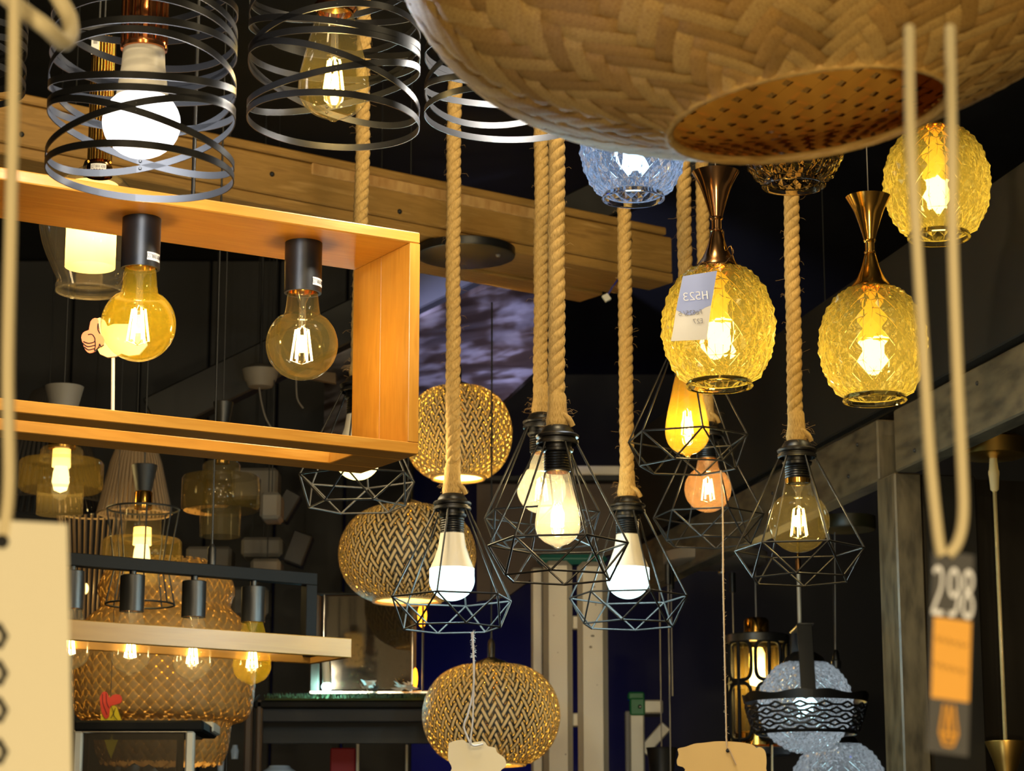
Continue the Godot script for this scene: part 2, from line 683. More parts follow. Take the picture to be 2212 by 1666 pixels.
func weave(o: Node3D, line: PackedVector2Array, n: int, m: int, wide: float, amp: float, face: Material, edge: Material = null, called := "strip", per := 2, long := 2) -> void:
	for sgn in [1.0, -1.0]:
		var kinds := []
		for q in long:
			kinds.append(strip_mesh(line, n, m, sgn, q, wide, amp, face, edge, per, long).am)
		for i in n:
			var s := MeshInstance3D.new()
			s.name = called
			s.mesh = kinds[i % long]
			s.rotation.y = TAU * i / n
			if face == M.bamboo and rng.randf() < 0.6:
				s.material_override = M["bamboo_%d" % (rng.randi() % 2)]
			o.add_child(s, true)


func round_line(r: float, h: float, a0: float, a1: float, power := 0.75, steps := 40) -> PackedVector2Array:
	var out := PackedVector2Array()
	for i in steps + 1:
		var t := lerpf(a0, a1, float(i) / steps)
		out.append(Vector2(r * pow(maxf(cos(t), 0.001), power), h * sin(t)))
	return out


# ---------------------------------------------------------------- rope
func rope_mesh(length: float, r: float) -> MB:
	var b := MB.new()
	var pitch := r * 4.1
	var steps := int(length / pitch * 12)
	for k in 3:
		var rows := []
		for j in steps + 1:
			var y := length * j / steps
			var a := -TAU * y / pitch + TAU * k / 3
			var wob := 0.0006 * sin(y * 31.0) + 0.0009 * sin(y * 9.0 + 1.0)
			var c := Vector3(cos(a) * r * 0.5 + wob, y, sin(a) * r * 0.5 + wob * 0.5)
			var t := Vector3(sin(a) * r * 0.5 * TAU / pitch, 1, -cos(a) * r * 0.5 * TAU / pitch).normalized()
			var x := Vector3(cos(a), 0, sin(a))
			var z := t.cross(x).normalized()
			var row := PackedVector3Array()
			for q in 9:
				var e := -TAU * q / 8
				row.append(c + (x * cos(e) * 0.54 + z * sin(e) * 0.60) * r)
			rows.append(row)
		b.grid(rows, true)
	return b


func fibres(length: float, r: float, count: int, sd: int, long := 0.012) -> MB:
	var b := MB.new()
	rng.seed = sd
	for i in count:
		var y := rng.randf() * length
		var a := rng.randf() * TAU
		var d := Vector3(cos(a), 0, sin(a))
		var p := d * r * 0.95 + Vector3(0, y, 0)
		var l := long * (0.3 + rng.randf())
		var side := Vector3(-d.z, 0, d.x) * (rng.randf() - 0.5)
		var q := p + (d * 0.6 + side + Vector3(0, rng.randf() - 0.4, 0)).normalized() * l
		var e := q + (d * 0.3 + side * 2.0 + Vector3(0, rng.randf() - 0.8, 0)).normalized() * l * 0.7
		b.tube(PackedVector3Array([p - d * r * 0.2, q, e]), 0.00011, 3, false)
	return b


func rope(o: Node3D, y0: float, y1: float, r: float, sd: int) -> void:
	var p := part("rope", rope_mesh(y1 - y0, r), M.jute, o, Vector3(0, y0, 0))
	p.rotation.y = sd * 1.3
	var f := part("rope_fibres", fibres(y1 - y0, r, int((y1 - y0) * 130), sd, 0.008), M.jute_fibre, p)
	f.set_meta("kind", "stuff")
	var b := MB.new()
	b.lathe(PackedVector2Array([Vector2(r * 1.22, y0 - 0.014), Vector2(r * 1.34, y0 - 0.004), Vector2(r * 1.1, y0 + 0.012), Vector2(r * 1.05, y0 + 0.03), Vector2(r * 0.9, y0 + 0.034)]), 20)
	b.tube(curve([Vector3(r * 0.3, y0 + 0.005, r * 0.8), Vector3(r * 1.25, y0 - 0.002, r * 0.8), Vector3(r * 1.75, y0 - 0.012, r * 0.5)], 4), r * 0.33, 8)
	var k := part("rope_end", b, M.jute, o)
	var g := part("frayed_fibres", fibres(0.026, r * 1.25, 60, sd + 50, 0.009), M.jute_fibre, k, Vector3(0, y0 - 0.012, 0))
	g.set_meta("kind", "stuff")


# ---------------------------------------------------------------- light bulbs
func bulb_line(shape: String, r: float, high: float, neck: float) -> PackedVector2Array:   # glass outline from its lowest point (y 0) up to the neck
	var pts := []
	if shape == "globe":
		for i in 15:
			var a := -PI / 2 + i / 14.0 * (PI / 2 + acos(neck / r) * 0.92)
			pts.append(Vector2(r * cos(a), r + r * sin(a)))
		pts.append(Vector2(neck, high * 0.97))
		pts.append(Vector2(neck * 0.92, high))
	else:
		for q in [[0.0, 0.0], [0.09, 0.006], [0.14, 0.022], [0.22, 0.036], [0.44, 0.06], [0.69, 0.105], [0.88, 0.17], [0.98, 0.25], [1.0, 0.33], [0.95, 0.46], [0.82, 0.63], [0.68, 0.80], [0.57, 0.93], [0.5, 1.0]]:
			pts.append(Vector2(q[0] * r, q[1] * high))
	return smooth2(pts, 3)


func bulb(o: Node3D, shape: String, top: float, high: float, r: float, glass: Material, wire: Material, c: Color, e: float, rods := 4, mark := "") -> Node3D:
	# a bulb that hangs with its base at height top
	var lo := top - high
	var neck := r * (0.42 if shape == "globe" else 0.5)
	var b := part("bulb", lath(bulb_line(shape, r, high, neck), 36), glass, o, Vector3(0, lo, 0), mark)
	var mid := r * 0.98 if shape == "globe" else high * 0.42
	var fh := r * 0.44 if shape == "globe" else high * 0.14
	part("filament_stem", lath(PackedVector2Array([Vector2(0.0025, mid + fh * 1.1), Vector2(0.004, mid + fh * 1.25), Vector2(0.0035, high * 0.85), Vector2(neck * 0.6, high * 0.99)]), 12), M.clear_glass, b)
	var f := MB.new()
	for k in rods:
		var a := TAU * k / rods + 0.5
		var w := r * 0.23
		f.tube(PackedVector3Array([Vector3(cos(a) * w * 1.25, mid - fh, sin(a) * w * 1.25), Vector3(cos(a) * w * 0.75, mid + fh, sin(a) * w * 0.75)]), 0.0011, 6)
	part("filament", f, wire, b)
	var s := MB.new()
	for k in rods:
		var a := TAU * k / rods + 0.5
		var w := r * 0.23
		s.tube(PackedVector3Array([Vector3(cos(a) * w * 0.75, mid + fh, sin(a) * w * 0.75), Vector3(0, mid + fh * 1.3, 0)]), 0.0004, 4)
		s.tube(PackedVector3Array([Vector3(cos(a) * w * 1.25, mid - fh, sin(a) * w * 1.25), Vector3(0, mid - fh * 1.25, 0)]), 0.0004, 4)
	part("filament_wire", s, M.chrome, b)
	part("bulb_base", lath(PackedVector2Array([Vector2(neck * 0.98, high - 0.001), Vector2(neck * 1.0, high + 0.006), Vector2(0.012, high + 0.012), Vector2(0.012, high + 0.02)]), 20), M.brass, b)
	omni(b, Vector3(0, mid, 0), c, e, 0.01)
	return b


func led_bulb(o: Node3D, top: float, high: float, r: float, lamp: Material, c: Color, e: float, dome := 0.16) -> Node3D:
	var lo := top - high
	var cut := maxf(high * 0.47, r * 0.92 * (1 + sin(dome)))
	var w := cos(dome)
	var b := part("bulb", lath(PackedVector2Array([Vector2(r * w, cut), Vector2(r * w * 0.97, cut + high * 0.02), Vector2(r * lerpf(0.53, w, 0.56), lerpf(cut, high, 0.3)), Vector2(r * lerpf(0.53, w, 0.2), lerpf(cut, high, 0.6)), Vector2(r * lerpf(0.53, w, 0.06), lerpf(cut, high, 0.85)), Vector2(r * 0.53, high)]), 36), M.white_plastic, o, Vector3(0, lo, 0))
	var pts := []
	for i in 13:
		var a := -PI / 2 + i / 12.0 * (PI / 2 + dome)
		pts.append(Vector2(r * cos(a), r * 0.92 + r * 0.92 * sin(a)))
	pts.append(Vector2(r * w, cut))
	part("bulb_globe", lath(PackedVector2Array(pts), 36), lamp, b)
	omni(b, Vector3(0, r * 0.9, 0), c, e, r * 0.8)
	return b


# ---------------------------------------------------------------- rope pendants with a wire diamond cage
func wire_rod(o: Node3D, called: String, a: Vector3, b: Vector3, r: float) -> void:
	var l := a.distance_to(b)
	var key := "rod%d" % int(l * 20000)
	if not cache.has(key):
		var m := MB.new()
		m.tube(PackedVector3Array([Vector3(0, -r * 0.5, 0), Vector3(0, l + r * 0.5, 0)]), r, 7)
		m.flush(M.wire_metal)
		cache[key] = m.am
	var y := (b - a).normalized()
	var x := y.cross(Vector3(0.3, 0.1, 0.9)).normalized()
	var q := MeshInstance3D.new()
	q.name = called
	q.mesh = cache[key]
	q.transform = Transform3D(Basis(x, y, x.cross(y)), a)
	o.add_child(q, true)


func cage_lamp(x: float, row: float, t: float, phi: float, rope_x: float, sd: int, label: String, kind: String) -> Node3D:
	# x, row: middle of the cage's wide ring in the photograph; t: its distance along the line of sight
	var z := t * -ray(x, row).z
	var c := W(x, row, z)
	var R := 0.0944
	var o := thing("rope_cage_pendant_lamp", label, "pendant lamp", Vector3(c.x, c.y - R * 0.475, c.z), "rope pendant lamps with diamond wire cages")
	var yu := R * 0.475
	var yc := yu + R * 1.475
	var wr := 0.0015
	for k in 6:
		var a := deg_to_rad(phi + 60 * k)
		var a2 := deg_to_rad(phi + 60 * (k + 1))
		var am := deg_to_rad(phi + 60 * k + 30)
		var am2 := deg_to_rad(phi + 60 * k - 30)
		var u := Vector3(cos(a) * R, yu, sin(a) * R)
		var u2 := Vector3(cos(a2) * R, yu, sin(a2) * R)
		var l := Vector3(cos(am) * R * 0.8, 0, sin(am) * R * 0.8)
		var l0 := Vector3(cos(am2) * R * 0.8, 0, sin(am2) * R * 0.8)
		wire_rod(o, "rib", Vector3(cos(a) * R * 0.27, yc, sin(a) * R * 0.27), u, wr)
		wire_rod(o, "upper_rail", u, u2, wr)
		wire_rod(o, "brace", u, l, wr)
		wire_rod(o, "brace", l0, u, wr)
		wire_rod(o, "lower_rail", l0, l, wr)
	# cap and lamp holder
	var k0 := R / 134.0
	part("cap", lath(sc([Vector2(38, -5), Vector2(41, -3), Vector2(41, 2), Vector2(36, 4), Vector2(36, 6), Vector2(41, 8), Vector2(42, 12), Vector2(39, 15), Vector2(33, 17), Vector2(31, 22), Vector2(26, 29), Vector2(17, 34), Vector2(15, 36)], k0), 32), M.black_satin, o, Vector3(0, yc, 0))
	var h := PackedVector2Array([Vector2(23.5, -58)])
	for i in 7:
		h.append_array([Vector2(25.5, -57 + i * 5.2), Vector2(26.5, -55 + i * 5.2), Vector2(25.5, -53 + i * 5.2), Vector2(24, -52.4 + i * 5.2)])
	h.append_array([Vector2(25, -20), Vector2(30, -19), Vector2(31, -14), Vector2(27, -12), Vector2(27, 0)])
	part("lamp_holder", lath(sc(h, k0), 28), M.black_plastic, o, Vector3(0, yc, 0))
	rope(o, yc + 36 * k0 + 0.008, CEIL - o.position.y, 0.0118, sd)
	var top := yc - 58 * k0
	match kind:
		"led":
			led_bulb(o, top + 4 * k0, 148 * k0, 49 * k0, M.led_cool, Color(0.80, 0.96, 1.0), 0.22)
		"led_warm":
			led_bulb(o, top + 4 * k0, 148 * k0, 49 * k0, M.led_warm, Color(1.0, 0.90, 0.7), 0.13)
		"teardrop_frost":
			bulb(o, "st", top, 0.104, 0.0305, M.frost_bulb, M.filament_white, Color(1, 0.88, 0.66), 0.013, 5)
		"teardrop_amber":
			bulb(o, "st", top, 0.128, 0.034, M.amber_deep, M.filament, Color(1, 0.86, 0.55), 0.016, 4)
		"globe_amber":
			bulb(o, "globe", top, 0.103, 0.0455, M.pale_bulb, M.filament, Color(1, 0.86, 0.55), 0.014, 6)
		"globe_frost":
			bulb(o, "globe", top, 0.096, 0.0385, M.frost_bulb, M.filament_white, Color(1, 0.88, 0.62), 0.014, 4)
		"globe_pink":
			bulb(o, "globe", top, 0.092, 0.040, M.pink_bulb, M.filament_white, Color(1, 0.86, 0.6), 0.014, 4)
	return o


# ---------------------------------------------------------------- cut glass shells
func facets(line: PackedVector2Array, n: int, levels: int, bump: float, wall: float, glass: Material, sd: int, inside: Material = null) -> MB:
	var b := MB.new()
	var acc := PackedFloat32Array([0.0])
	for i in line.size() - 1:
		acc.append(acc[i] + line[i].distance_to(line[i + 1]))
	var total := acc[acc.size() - 1]
	rng.seed = sd
	var at := func(lv: float, an: float, off: float) -> Vector3:
		var d := clampf(total * lv / levels, 0, total - 1e-5)
		var s := 0
		while s < line.size() - 2 and acc[s + 1] < d:
			s += 1
		var e := (line[s + 1] - line[s]).normalized()
		var p := line[s].lerp(line[s + 1], (d - acc[s]) / maxf(acc[s + 1] - acc[s], 1e-6)) + Vector2(e.y, -e.x) * off
		var t := TAU * an / n
		return Vector3(p.x * sin(t), p.y, p.x * cos(t))
	var inner := MB.new()
	for lv in range(0, levels + 1):
		var edge := lv == 0 or lv == levels
		for j in n:
			var a := j + 0.5 * ((lv + 1) % 2)
			var mid := [lv + (0.0 if edge else (rng.randf() - 0.5) * 0.3), a + (0.0 if edge else (rng.randf() - 0.5) * 0.18), 0.0 if edge else bump * (0.7 + 0.6 * rng.randf())]
			var ring := []
			var R := [lv, a + 0.5, 0.0]
			var L := [lv, a - 0.5, 0.0]
			if lv < levels:
				ring.append_array([R, [lv + 0.5, a + 0.25, bump * 0.15], [lv + 1, a, 0.0], [lv + 0.5, a - 0.25, bump * 0.15], L])
			if lv > 0:
				var low := [L, [lv - 0.5, a - 0.25, bump * 0.15], [lv - 1, a, 0.0], [lv - 0.5, a + 0.25, bump * 0.15], R]
				ring.append_array(low if lv == levels else low.slice(1))
			for i in ring.size() - 1:
				var t := [mid, ring[i], ring[i + 1]]
				var p := []
				var q := []
				for c in t:
					p.append(at.call(c[0], c[1], c[2]))
					q.append(at.call(c[0], c[1], c[2] * 0.66 - wall))
				b.tri(p[0], p[1], p[2])
				inner.tri(q[0], q[2], q[1])
	# the two lips
	var e0 := (line[1] - line[0]).normalized()
	var e1 := (line[line.size() - 1] - line[line.size() - 2]).normalized()
	b.lathe(PackedVector2Array([line[0] - Vector2(e0.y, -e0.x) * wall, line[0]]), n * 2)
	b.lathe(PackedVector2Array([line[line.size() - 1], line[line.size() - 1] - Vector2(e1.y, -e1.x) * wall]), n * 2)
	b.flush(glass)
	b.v = inner.v
	b.n = inner.n
	b.uv = inner.uv
	b.ix = inner.ix
	b.flush(inside if inside else glass)
	return b


func cut_pendant(x: float, row: float, t: float, scale_: float, label: String, glass: Material, lit: String, top_shown := true, metal: Material = null) -> Node3D:
	# x, row: middle of the widest place of the glass; measured on the lamp with the paper ticket (1 unit = one pixel there)
	var z := t * -ray(x, row).z
	var c := W(x, row, z)
	var k := 0.075 / 119.0 * scale_
	var o := thing("cut_glass_pendant_lamp", label, "pendant lamp", Vector3(c.x, c.y - 125 * k, c.z), "cut glass pendant lamps with trumpet tops")
	var line := sc(smooth2([Vector2(69, 10), Vector2(76, 16), Vector2(94, 38), Vector2(112, 78), Vector2(119, 125), Vector2(113, 178), Vector2(96, 218), Vector2(72, 247), Vector2(48, 262)], 4), k)
	var g := part("glass_shade", facets(line, 19, 12, 6.6 * k, 3.0 * k, glass, 5, {"amber_cut": M.amber_inside, "blue_cut": M.blue_inside}.get(glass.resource_name)), glass, o)
	part("rim", lath(sc([Vector2(65, 10), Vector2(65, 0), Vector2(67, -2), Vector2(71, -2), Vector2(73, 0), Vector2(72, 4), Vector2(69.5, 10)], k), 40), glass, g)
	metal = metal if metal else M.brass
	part("lower_cone", lath(sc(smooth2([Vector2(49, 259), Vector2(47, 266), Vector2(33, 286), Vector2(22, 310), Vector2(14, 338), Vector2(11, 346)], 4), k), 40), metal, o)
	part("neck", lath(sc([Vector2(11, 344), Vector2(13.5, 346), Vector2(13.5, 349), Vector2(10.5, 351), Vector2(10.5, 370), Vector2(13, 372), Vector2(15, 376), Vector2(13, 378)], k), 28), metal, o)
	part("trumpet", lath(sc(smooth2([Vector2(13, 378), Vector2(17, 392), Vector2(24, 416), Vector2(34, 446), Vector2(44, 466), Vector2(52, 480)], 4) + PackedVector2Array([Vector2(50, 480), Vector2(6, 440)]), k), 40), metal, o)
	cord(o, Vector3(0, 440 * k, 0), CEIL - o.position.y, 0.0009, M.grey_cable)
	if lit != "off":
		var col := Color(1, 0.92, 0.70) if lit == "warm" else Color(0.86, 0.93, 1)
		var h := part("bulb", lath(sc([Vector2(28, 140), Vector2(27, 170), Vector2(26, 200), Vector2(20, 212), Vector2(16, 258)], k), 24), M.frost_lit if lit == "warm" else M.frost_cool, o)
		part("bulb_tube", lath(sc([Vector2(0, 72), Vector2(26, 72), Vector2(29, 76), Vector2(29, 138), Vector2(27, 141)], k), 28), M.tube_warm if lit == "warm" else M.tube_cool, h)
		omni(h, Vector3(0, 105 * k, 0), col, 0.10, 0.018)
	else:
		part("bulb", lath(sc([Vector2(0, 90), Vector2(24, 100), Vector2(28, 130), Vector2(26, 180), Vector2(16, 258)], k), 24), M.smoke_pale, o)
	return o


# ---------------------------------------------------------------- strip ring pendants
func ring_lamp(x: float, row: float, z: float, px: float, rings: Array, label: String) -> Node3D:
	# rings: [row of the ring's middle, rise to the side, rise to the back] in pixels of the photograph; negative is higher
	var c := W(x, row, z)
	var k := K(row, z)
	var R := px * k
	var o := thing("ring_cage_pendant_lamp", label, "pendant lamp", c, "black strip ring pendant lamps")
	var ch := 0.0034
	for g in rings:
		var y := W(x, g[0], z).y - c.y
		var b := MB.new()
		var rows := []
		for i in 73:
			var a := TAU * i / 72
			var h: float = y - (g[1] * sin(a) + g[2] * cos(a)) * k
			var q := PackedVector3Array()
			for e in [[0.0, -1.0], [0.0, 1.0], [-0.0011, 1.0], [-0.0011, -1.0], [0.0, -1.0]]:
				q.append(Vector3(sin(a) * (R + e[0]), h + ch * e[1], cos(a) * (R + e[0])))
			rows.append(q)
		# one band, smooth along its length
		for e in 4:
			var strip := []
			for side in 2:
				var line := PackedVector3Array()
				for i in 73:
					line.append(rows[i][e + side])
				strip.append(line)
			b.grid(strip, true)
		var m := part("ring", b, M.ring_metal, o)
		if absf(g[1]) > 20:
			for a in [0.1, 3.3]:
				var rv := MB.new()
				rv.ball(Vector3(sin(a) * (R - 0.0015), y - (g[1] * sin(a) + g[2] * cos(a)) * k, cos(a) * (R - 0.0015)), 0.0017, 8)
				part("rivet", rv, M.rivet, m)
	return o


# ---------------------------------------------------------------- boxes measured on the photograph
func slab(o: Node3D, called: String, x0: float, y0: float, x1: float, y1: float, z: float, deep: float, m: Material, bev := 0.003, label := "") -> MeshInstance3D:
	var a := W((x0 + x1) / 2 - absf(x1 - x0) / 2, y1, z)
	var b := W((x0 + x1) / 2 + absf(x1 - x0) / 2, y0, z)
	var c := (a + b) / 2 + Vector3(0, 0, -deep / 2)
	var mb := MB.new()
	mb.bbox(Transform3D(Basis(), c - o.position), Vector3(absf(b.x - a.x), absf(b.y - a.y), deep), bev)
	return part(called, mb, m, o, Vector3.ZERO, label)


func poly_px(pts: Array, o: Vector3, z: float) -> PackedVector2Array:
	var out := PackedVector2Array()
	for p in pts:
		var q := W(p[0], p[1], z) - o
		out.append(Vector2(q.x, q.y))
	return out


# ---------------------------------------------------------------- the room
func room() -> void:
	var b := MB.new()
	b.bbox(Transform3D(Basis(), Vector3(0, -0.1, -2.4)), Vector3(6.4, 0.2, 12.8))
	structure("floor", b, mat("floor_concrete", Color(0.30, 0.28, 0.26), 0.7))
	b = MB.new()
	b.bbox(Transform3D(Basis(), Vector3(0, CEIL + 0.1, -2.4)), Vector3(6.4, 0.2, 12.8))
	structure("ceiling", b, M.ceiling_dark)
	b = MB.new()
	b.bbox(Transform3D(Basis(), Vector3(0, CEIL / 2, -8.7)), Vector3(6.0, CEIL, 0.2))
	var back := structure("wall_back", b, M.bay_blue)
	for i in 13:                                       # boarded part of the far wall, with open seams
		b = MB.new()
		b.bbox(Transform3D(Basis(), Vector3(-2.85 + i * 0.205, CEIL / 2, -7.0)), Vector3(0.2, CEIL - 0.01, 0.03), 0.004)
		part("wall_board", b, M.wall_dark, back)
	b = MB.new()
	b.bbox(Transform3D(Basis(), Vector3(-3.1, CEIL / 2, -2.4)), Vector3(0.2, CEIL, 12.8))
	structure("wall_left", b, M.wall_dark)
	b = MB.new()
	b.bbox(Transform3D(Basis(), Vector3(3.1, CEIL / 2, -2.4)), Vector3(0.2, CEIL, 12.8))
	structure("wall_right", b, M.wall_dark)
	b = MB.new()
	b.bbox(Transform3D(Basis(), Vector3(0, CEIL / 2, 3.9)), Vector3(6.0, CEIL, 0.2))
	structure("wall_front", b, mat("wall_light", Color(0.55, 0.50, 0.42), 0.8))

	# the lumber beam that runs under the ceiling, away to the right
	var p0 := W(0, 204, 4.2)
	var p1 := W(1452, 505, 5.135)
	var e := (p1 - p0)
	e.y = 0
	e = e.normalized()
	var away := Vector3(e.z, 0, -e.x)
	if away.z > 0:
		away = -away
	var bs := Basis(e, Vector3.UP, -away)
	var o := Node3D.new()
	o.name = "trim_1"
	add_child(o)
	o.set_meta("kind", "structure")
	o.set_meta("label", "raw yellow lumber beam running under the black ceiling")
	o.transform = Transform3D(bs, Vector3(p1.x, p0.y - 0.098, p1.z))
	var l := 2.6
	b = MB.new()
	b.bbox(Transform3D(Basis(), Vector3(-l / 2, 0.049, -0.022)), Vector3(l, 0.080, 0.044), 0.003)
	part("plank", b, M.lumber, o)
	b = MB.new()
	b.bbox(Transform3D(Basis(), Vector3(-l / 2 - 0.02, 0.099, -0.030)), Vector3(l, 0.017, 0.072), 0.003)
	part("plank", b, M.lumber, o)
	for i in 3:
		b = MB.new()
		b.bbox(Transform3D(Basis(), Vector3(-l / 2 - i * 0.03 + 0.01, 0.0 + 0.006 * (i % 2), -0.052 - i * 0.088)), Vector3(l, 0.022, 0.085), 0.003)
		part("plank", b, M.lumber, o)
	b = MB.new()
	b.bbox(Transform3D(Basis(), Vector3(-0.62, 0.078, 0.001)), Vector3(0.62, 0.024, 0.006), 0.002)
	part("pale_batten", b, M.lumber_pale, o)
	for q in [[0.03, -0.35], [0.03, -1.55], [0.05, -1.02], [0.062, -0.12], [0.07, -2.2], [0.025, -0.72]]:
		b = MB.new()
		b.ball(Vector3(q[1], q[0], 0.0), 0.0055, 10)
		part("nail_head", b, M.black_matt, o)

	# right-hand bay: header, post, fascia and its dark inside
	var h0 := W(2212, 738, 3.6)
	var h1 := W(1676, 1022, 4.75)
	var d := h1 - h0
	d.y = 0
	d = d.normalized()
	var side := Vector3(-d.z, 0, d.x)                  # towards the bay
	if side.x < 0:
		side = -side
	bs = Basis(d, Vector3.UP, d.cross(Vector3.UP))
	o = Node3D.new()
	o.name = "trim_2"
	add_child(o)
	o.set_meta("kind", "structure")
	o.set_meta("label", "dark stained timber header and post framing the bays")
	o.transform = Transform3D(bs, Vector3(h0.x, 0, h0.z))
	var s2 := 1.0 if bs.z.dot(side) > 0 else -1.0
	var post := hit(Vector3(h0.x, 0, h0.z), side, 1916, 1040) - Vector3(h0.x, 0, h0.z)
	var px := post.dot(d)
	b = MB.new()
	b.bbox(Transform3D(Basis(), Vector3(px / 2 - 0.77, 2.3935, s2 * 0.02)), Vector3(px + 1.46, 0.110, 0.04), 0.003)
	part("header_board", b, M.timber_dark, o)
	b = MB.new()
	b.bbox(Transform3D(Basis(), Vector3(px + 0.9, 2.3935, s2 * 0.02)), Vector3(1.72, 0.110, 0.04), 0.003)
	part("header_board", b, M.timber_dark, o)
	b = MB.new()
	b.bbox(Transform3D(Basis(), Vector3(px + 0.0, 1.17, s2 * 0.022)), Vector3(0.085, 2.336, 0.05), 0.003)
	part("post_board", b, M.timber_dark, o)
	b = MB.new()
	b.bbox(Transform3D(Basis(), Vector3(px - 0.024, 1.17, s2 * 0.10)), Vector3(0.03, 2.336, 0.10), 0.003)
	part("post_board", b, M.bay_dark, o)
	b = MB.new()
	b.bbox(Transform3D(Basis(), Vector3(0.6, 2.605, s2 * 0.03)), Vector3(3.6, 0.27, 0.03), 0.003)
	part("fascia_board", b, M.bay_dark, o)
	for q in [[0.18, 2.42], [0.45, 2.36], [0.72, 2.42], [0.77, 2.37], [1.2, 2.41], [-0.1, 2.38], [0.76, 2.2]]:
		b = MB.new()
		b.ball(Vector3(q[0], q[1], -s2 * 0.0), 0.004, 8)
		part("nail_head", b, M.black_matt, o)
	b = MB.new()
	b.bbox(Transform3D(Basis(), Vector3(0.1, 1.24, s2 * 0.95)), Vector3(1.6, 2.45, 0.03), 0.0)
	b.bbox(Transform3D(Basis(), Vector3(px + 0.01, 1.17, s2 * 0.55)), Vector3(0.03, 2.336, 0.78), 0.0)
	b.bbox(Transform3D(Basis(), Vector3(0.1, 2.47, s2 * 0.5)), Vector3(1.6, 0.03, 0.9), 0.0)
	part("bay_lining", b, M.bay_dark, o)


# ---------------------------------------------------------------- added fill lamps out of view, standing in for the shop's other lights
func fill_lamp(x: float, y: float, z: float, e: float, cool: bool, label: String) -> void:
	var o := thing("added_fill_lamp", label, "ceiling lamp", Vector3(x, y, z))
	var b := MB.new()
	b.ball(Vector3.ZERO, 0.06, 16)
	part("bulb", b, M.fill_cool if cool else M.fill_bulb, o)
	part("bulb_holder", lath(PackedVector2Array([Vector2(0.02, 0.05), Vector2(0.026, 0.055), Vector2(0.026, 0.12), Vector2(0.0, 0.125)]), 16), M.black_satin, o)
	cord(o, Vector3(0, 0.12, 0), CEIL - y, 0.003, M.cable)
	omni(o, Vector3.ZERO, Color(0.85, 0.92, 1) if cool else Color(1.0, 0.905, 0.71), e, 0.055)


# ---------------------------------------------------------------- big bamboo shade close to the lens
func bamboo_shade() -> void:
	var z := 1.45
	var c := W(1745, 240, z)
	var k := K(240, z)
	var o := thing("woven_bamboo_shade", "large blurred herringbone woven bamboo saucer shade filling the upper right corner", "lampshade", c)
	o.rotation.z = deg_to_rad(7)
	var line := sc(smooth2([Vector2(306, -12), Vector2(330, 2), Vector2(450, 44), Vector2(600, 110), Vector2(720, 200), Vector2(805, 320), Vector2(845, 460), Vector2(820, 620), Vector2(700, 760)], 5), k)
	weave(o, line, 64, 40, 1.06, 0.0013, M.bamboo, null, "bamboo_strip", 2, 4)
	var inner := sc(smooth2([Vector2(300, 4), Vector2(430, 62), Vector2(575, 130), Vector2(690, 220), Vector2(770, 330), Vector2(805, 460), Vector2(770, 610), Vector2(660, 730)], 5), k)
	weave(o, inner, 54, 27, 0.66, 0.0008, M.liner, null, "lining_strip", 2, 1)
	var b := MB.new()
	var pts := PackedVector3Array()
	for i in 49:
		var a := TAU * i / 48
		pts.append(Vector3(sin(a) * 305 * k, -8 * k, cos(a) * 305 * k))
	b.tube(pts, 0.0032, 8, false)
	part("rim_hoop", b, M.bamboo, o)
	part("crown_disc", lath(sc([Vector2(700, 755), Vector2(690, 768), Vector2(0, 772)], k), 40), M.bamboo_dark, o)
	cord(o, Vector3(0, 770 * k, 0), CEIL - c.y, 0.003, M.cable)
	part("bulb", lath(sc([Vector2(0, 480), Vector2(60, 490), Vector2(90, 540), Vector2(60, 620), Vector2(40, 660)], k), 20), M.frosted, o)
	part("lamp_holder", lath(sc([Vector2(44, 655), Vector2(50, 660), Vector2(50, 760), Vector2(0, 765)], k), 20), M.black_plastic, o)


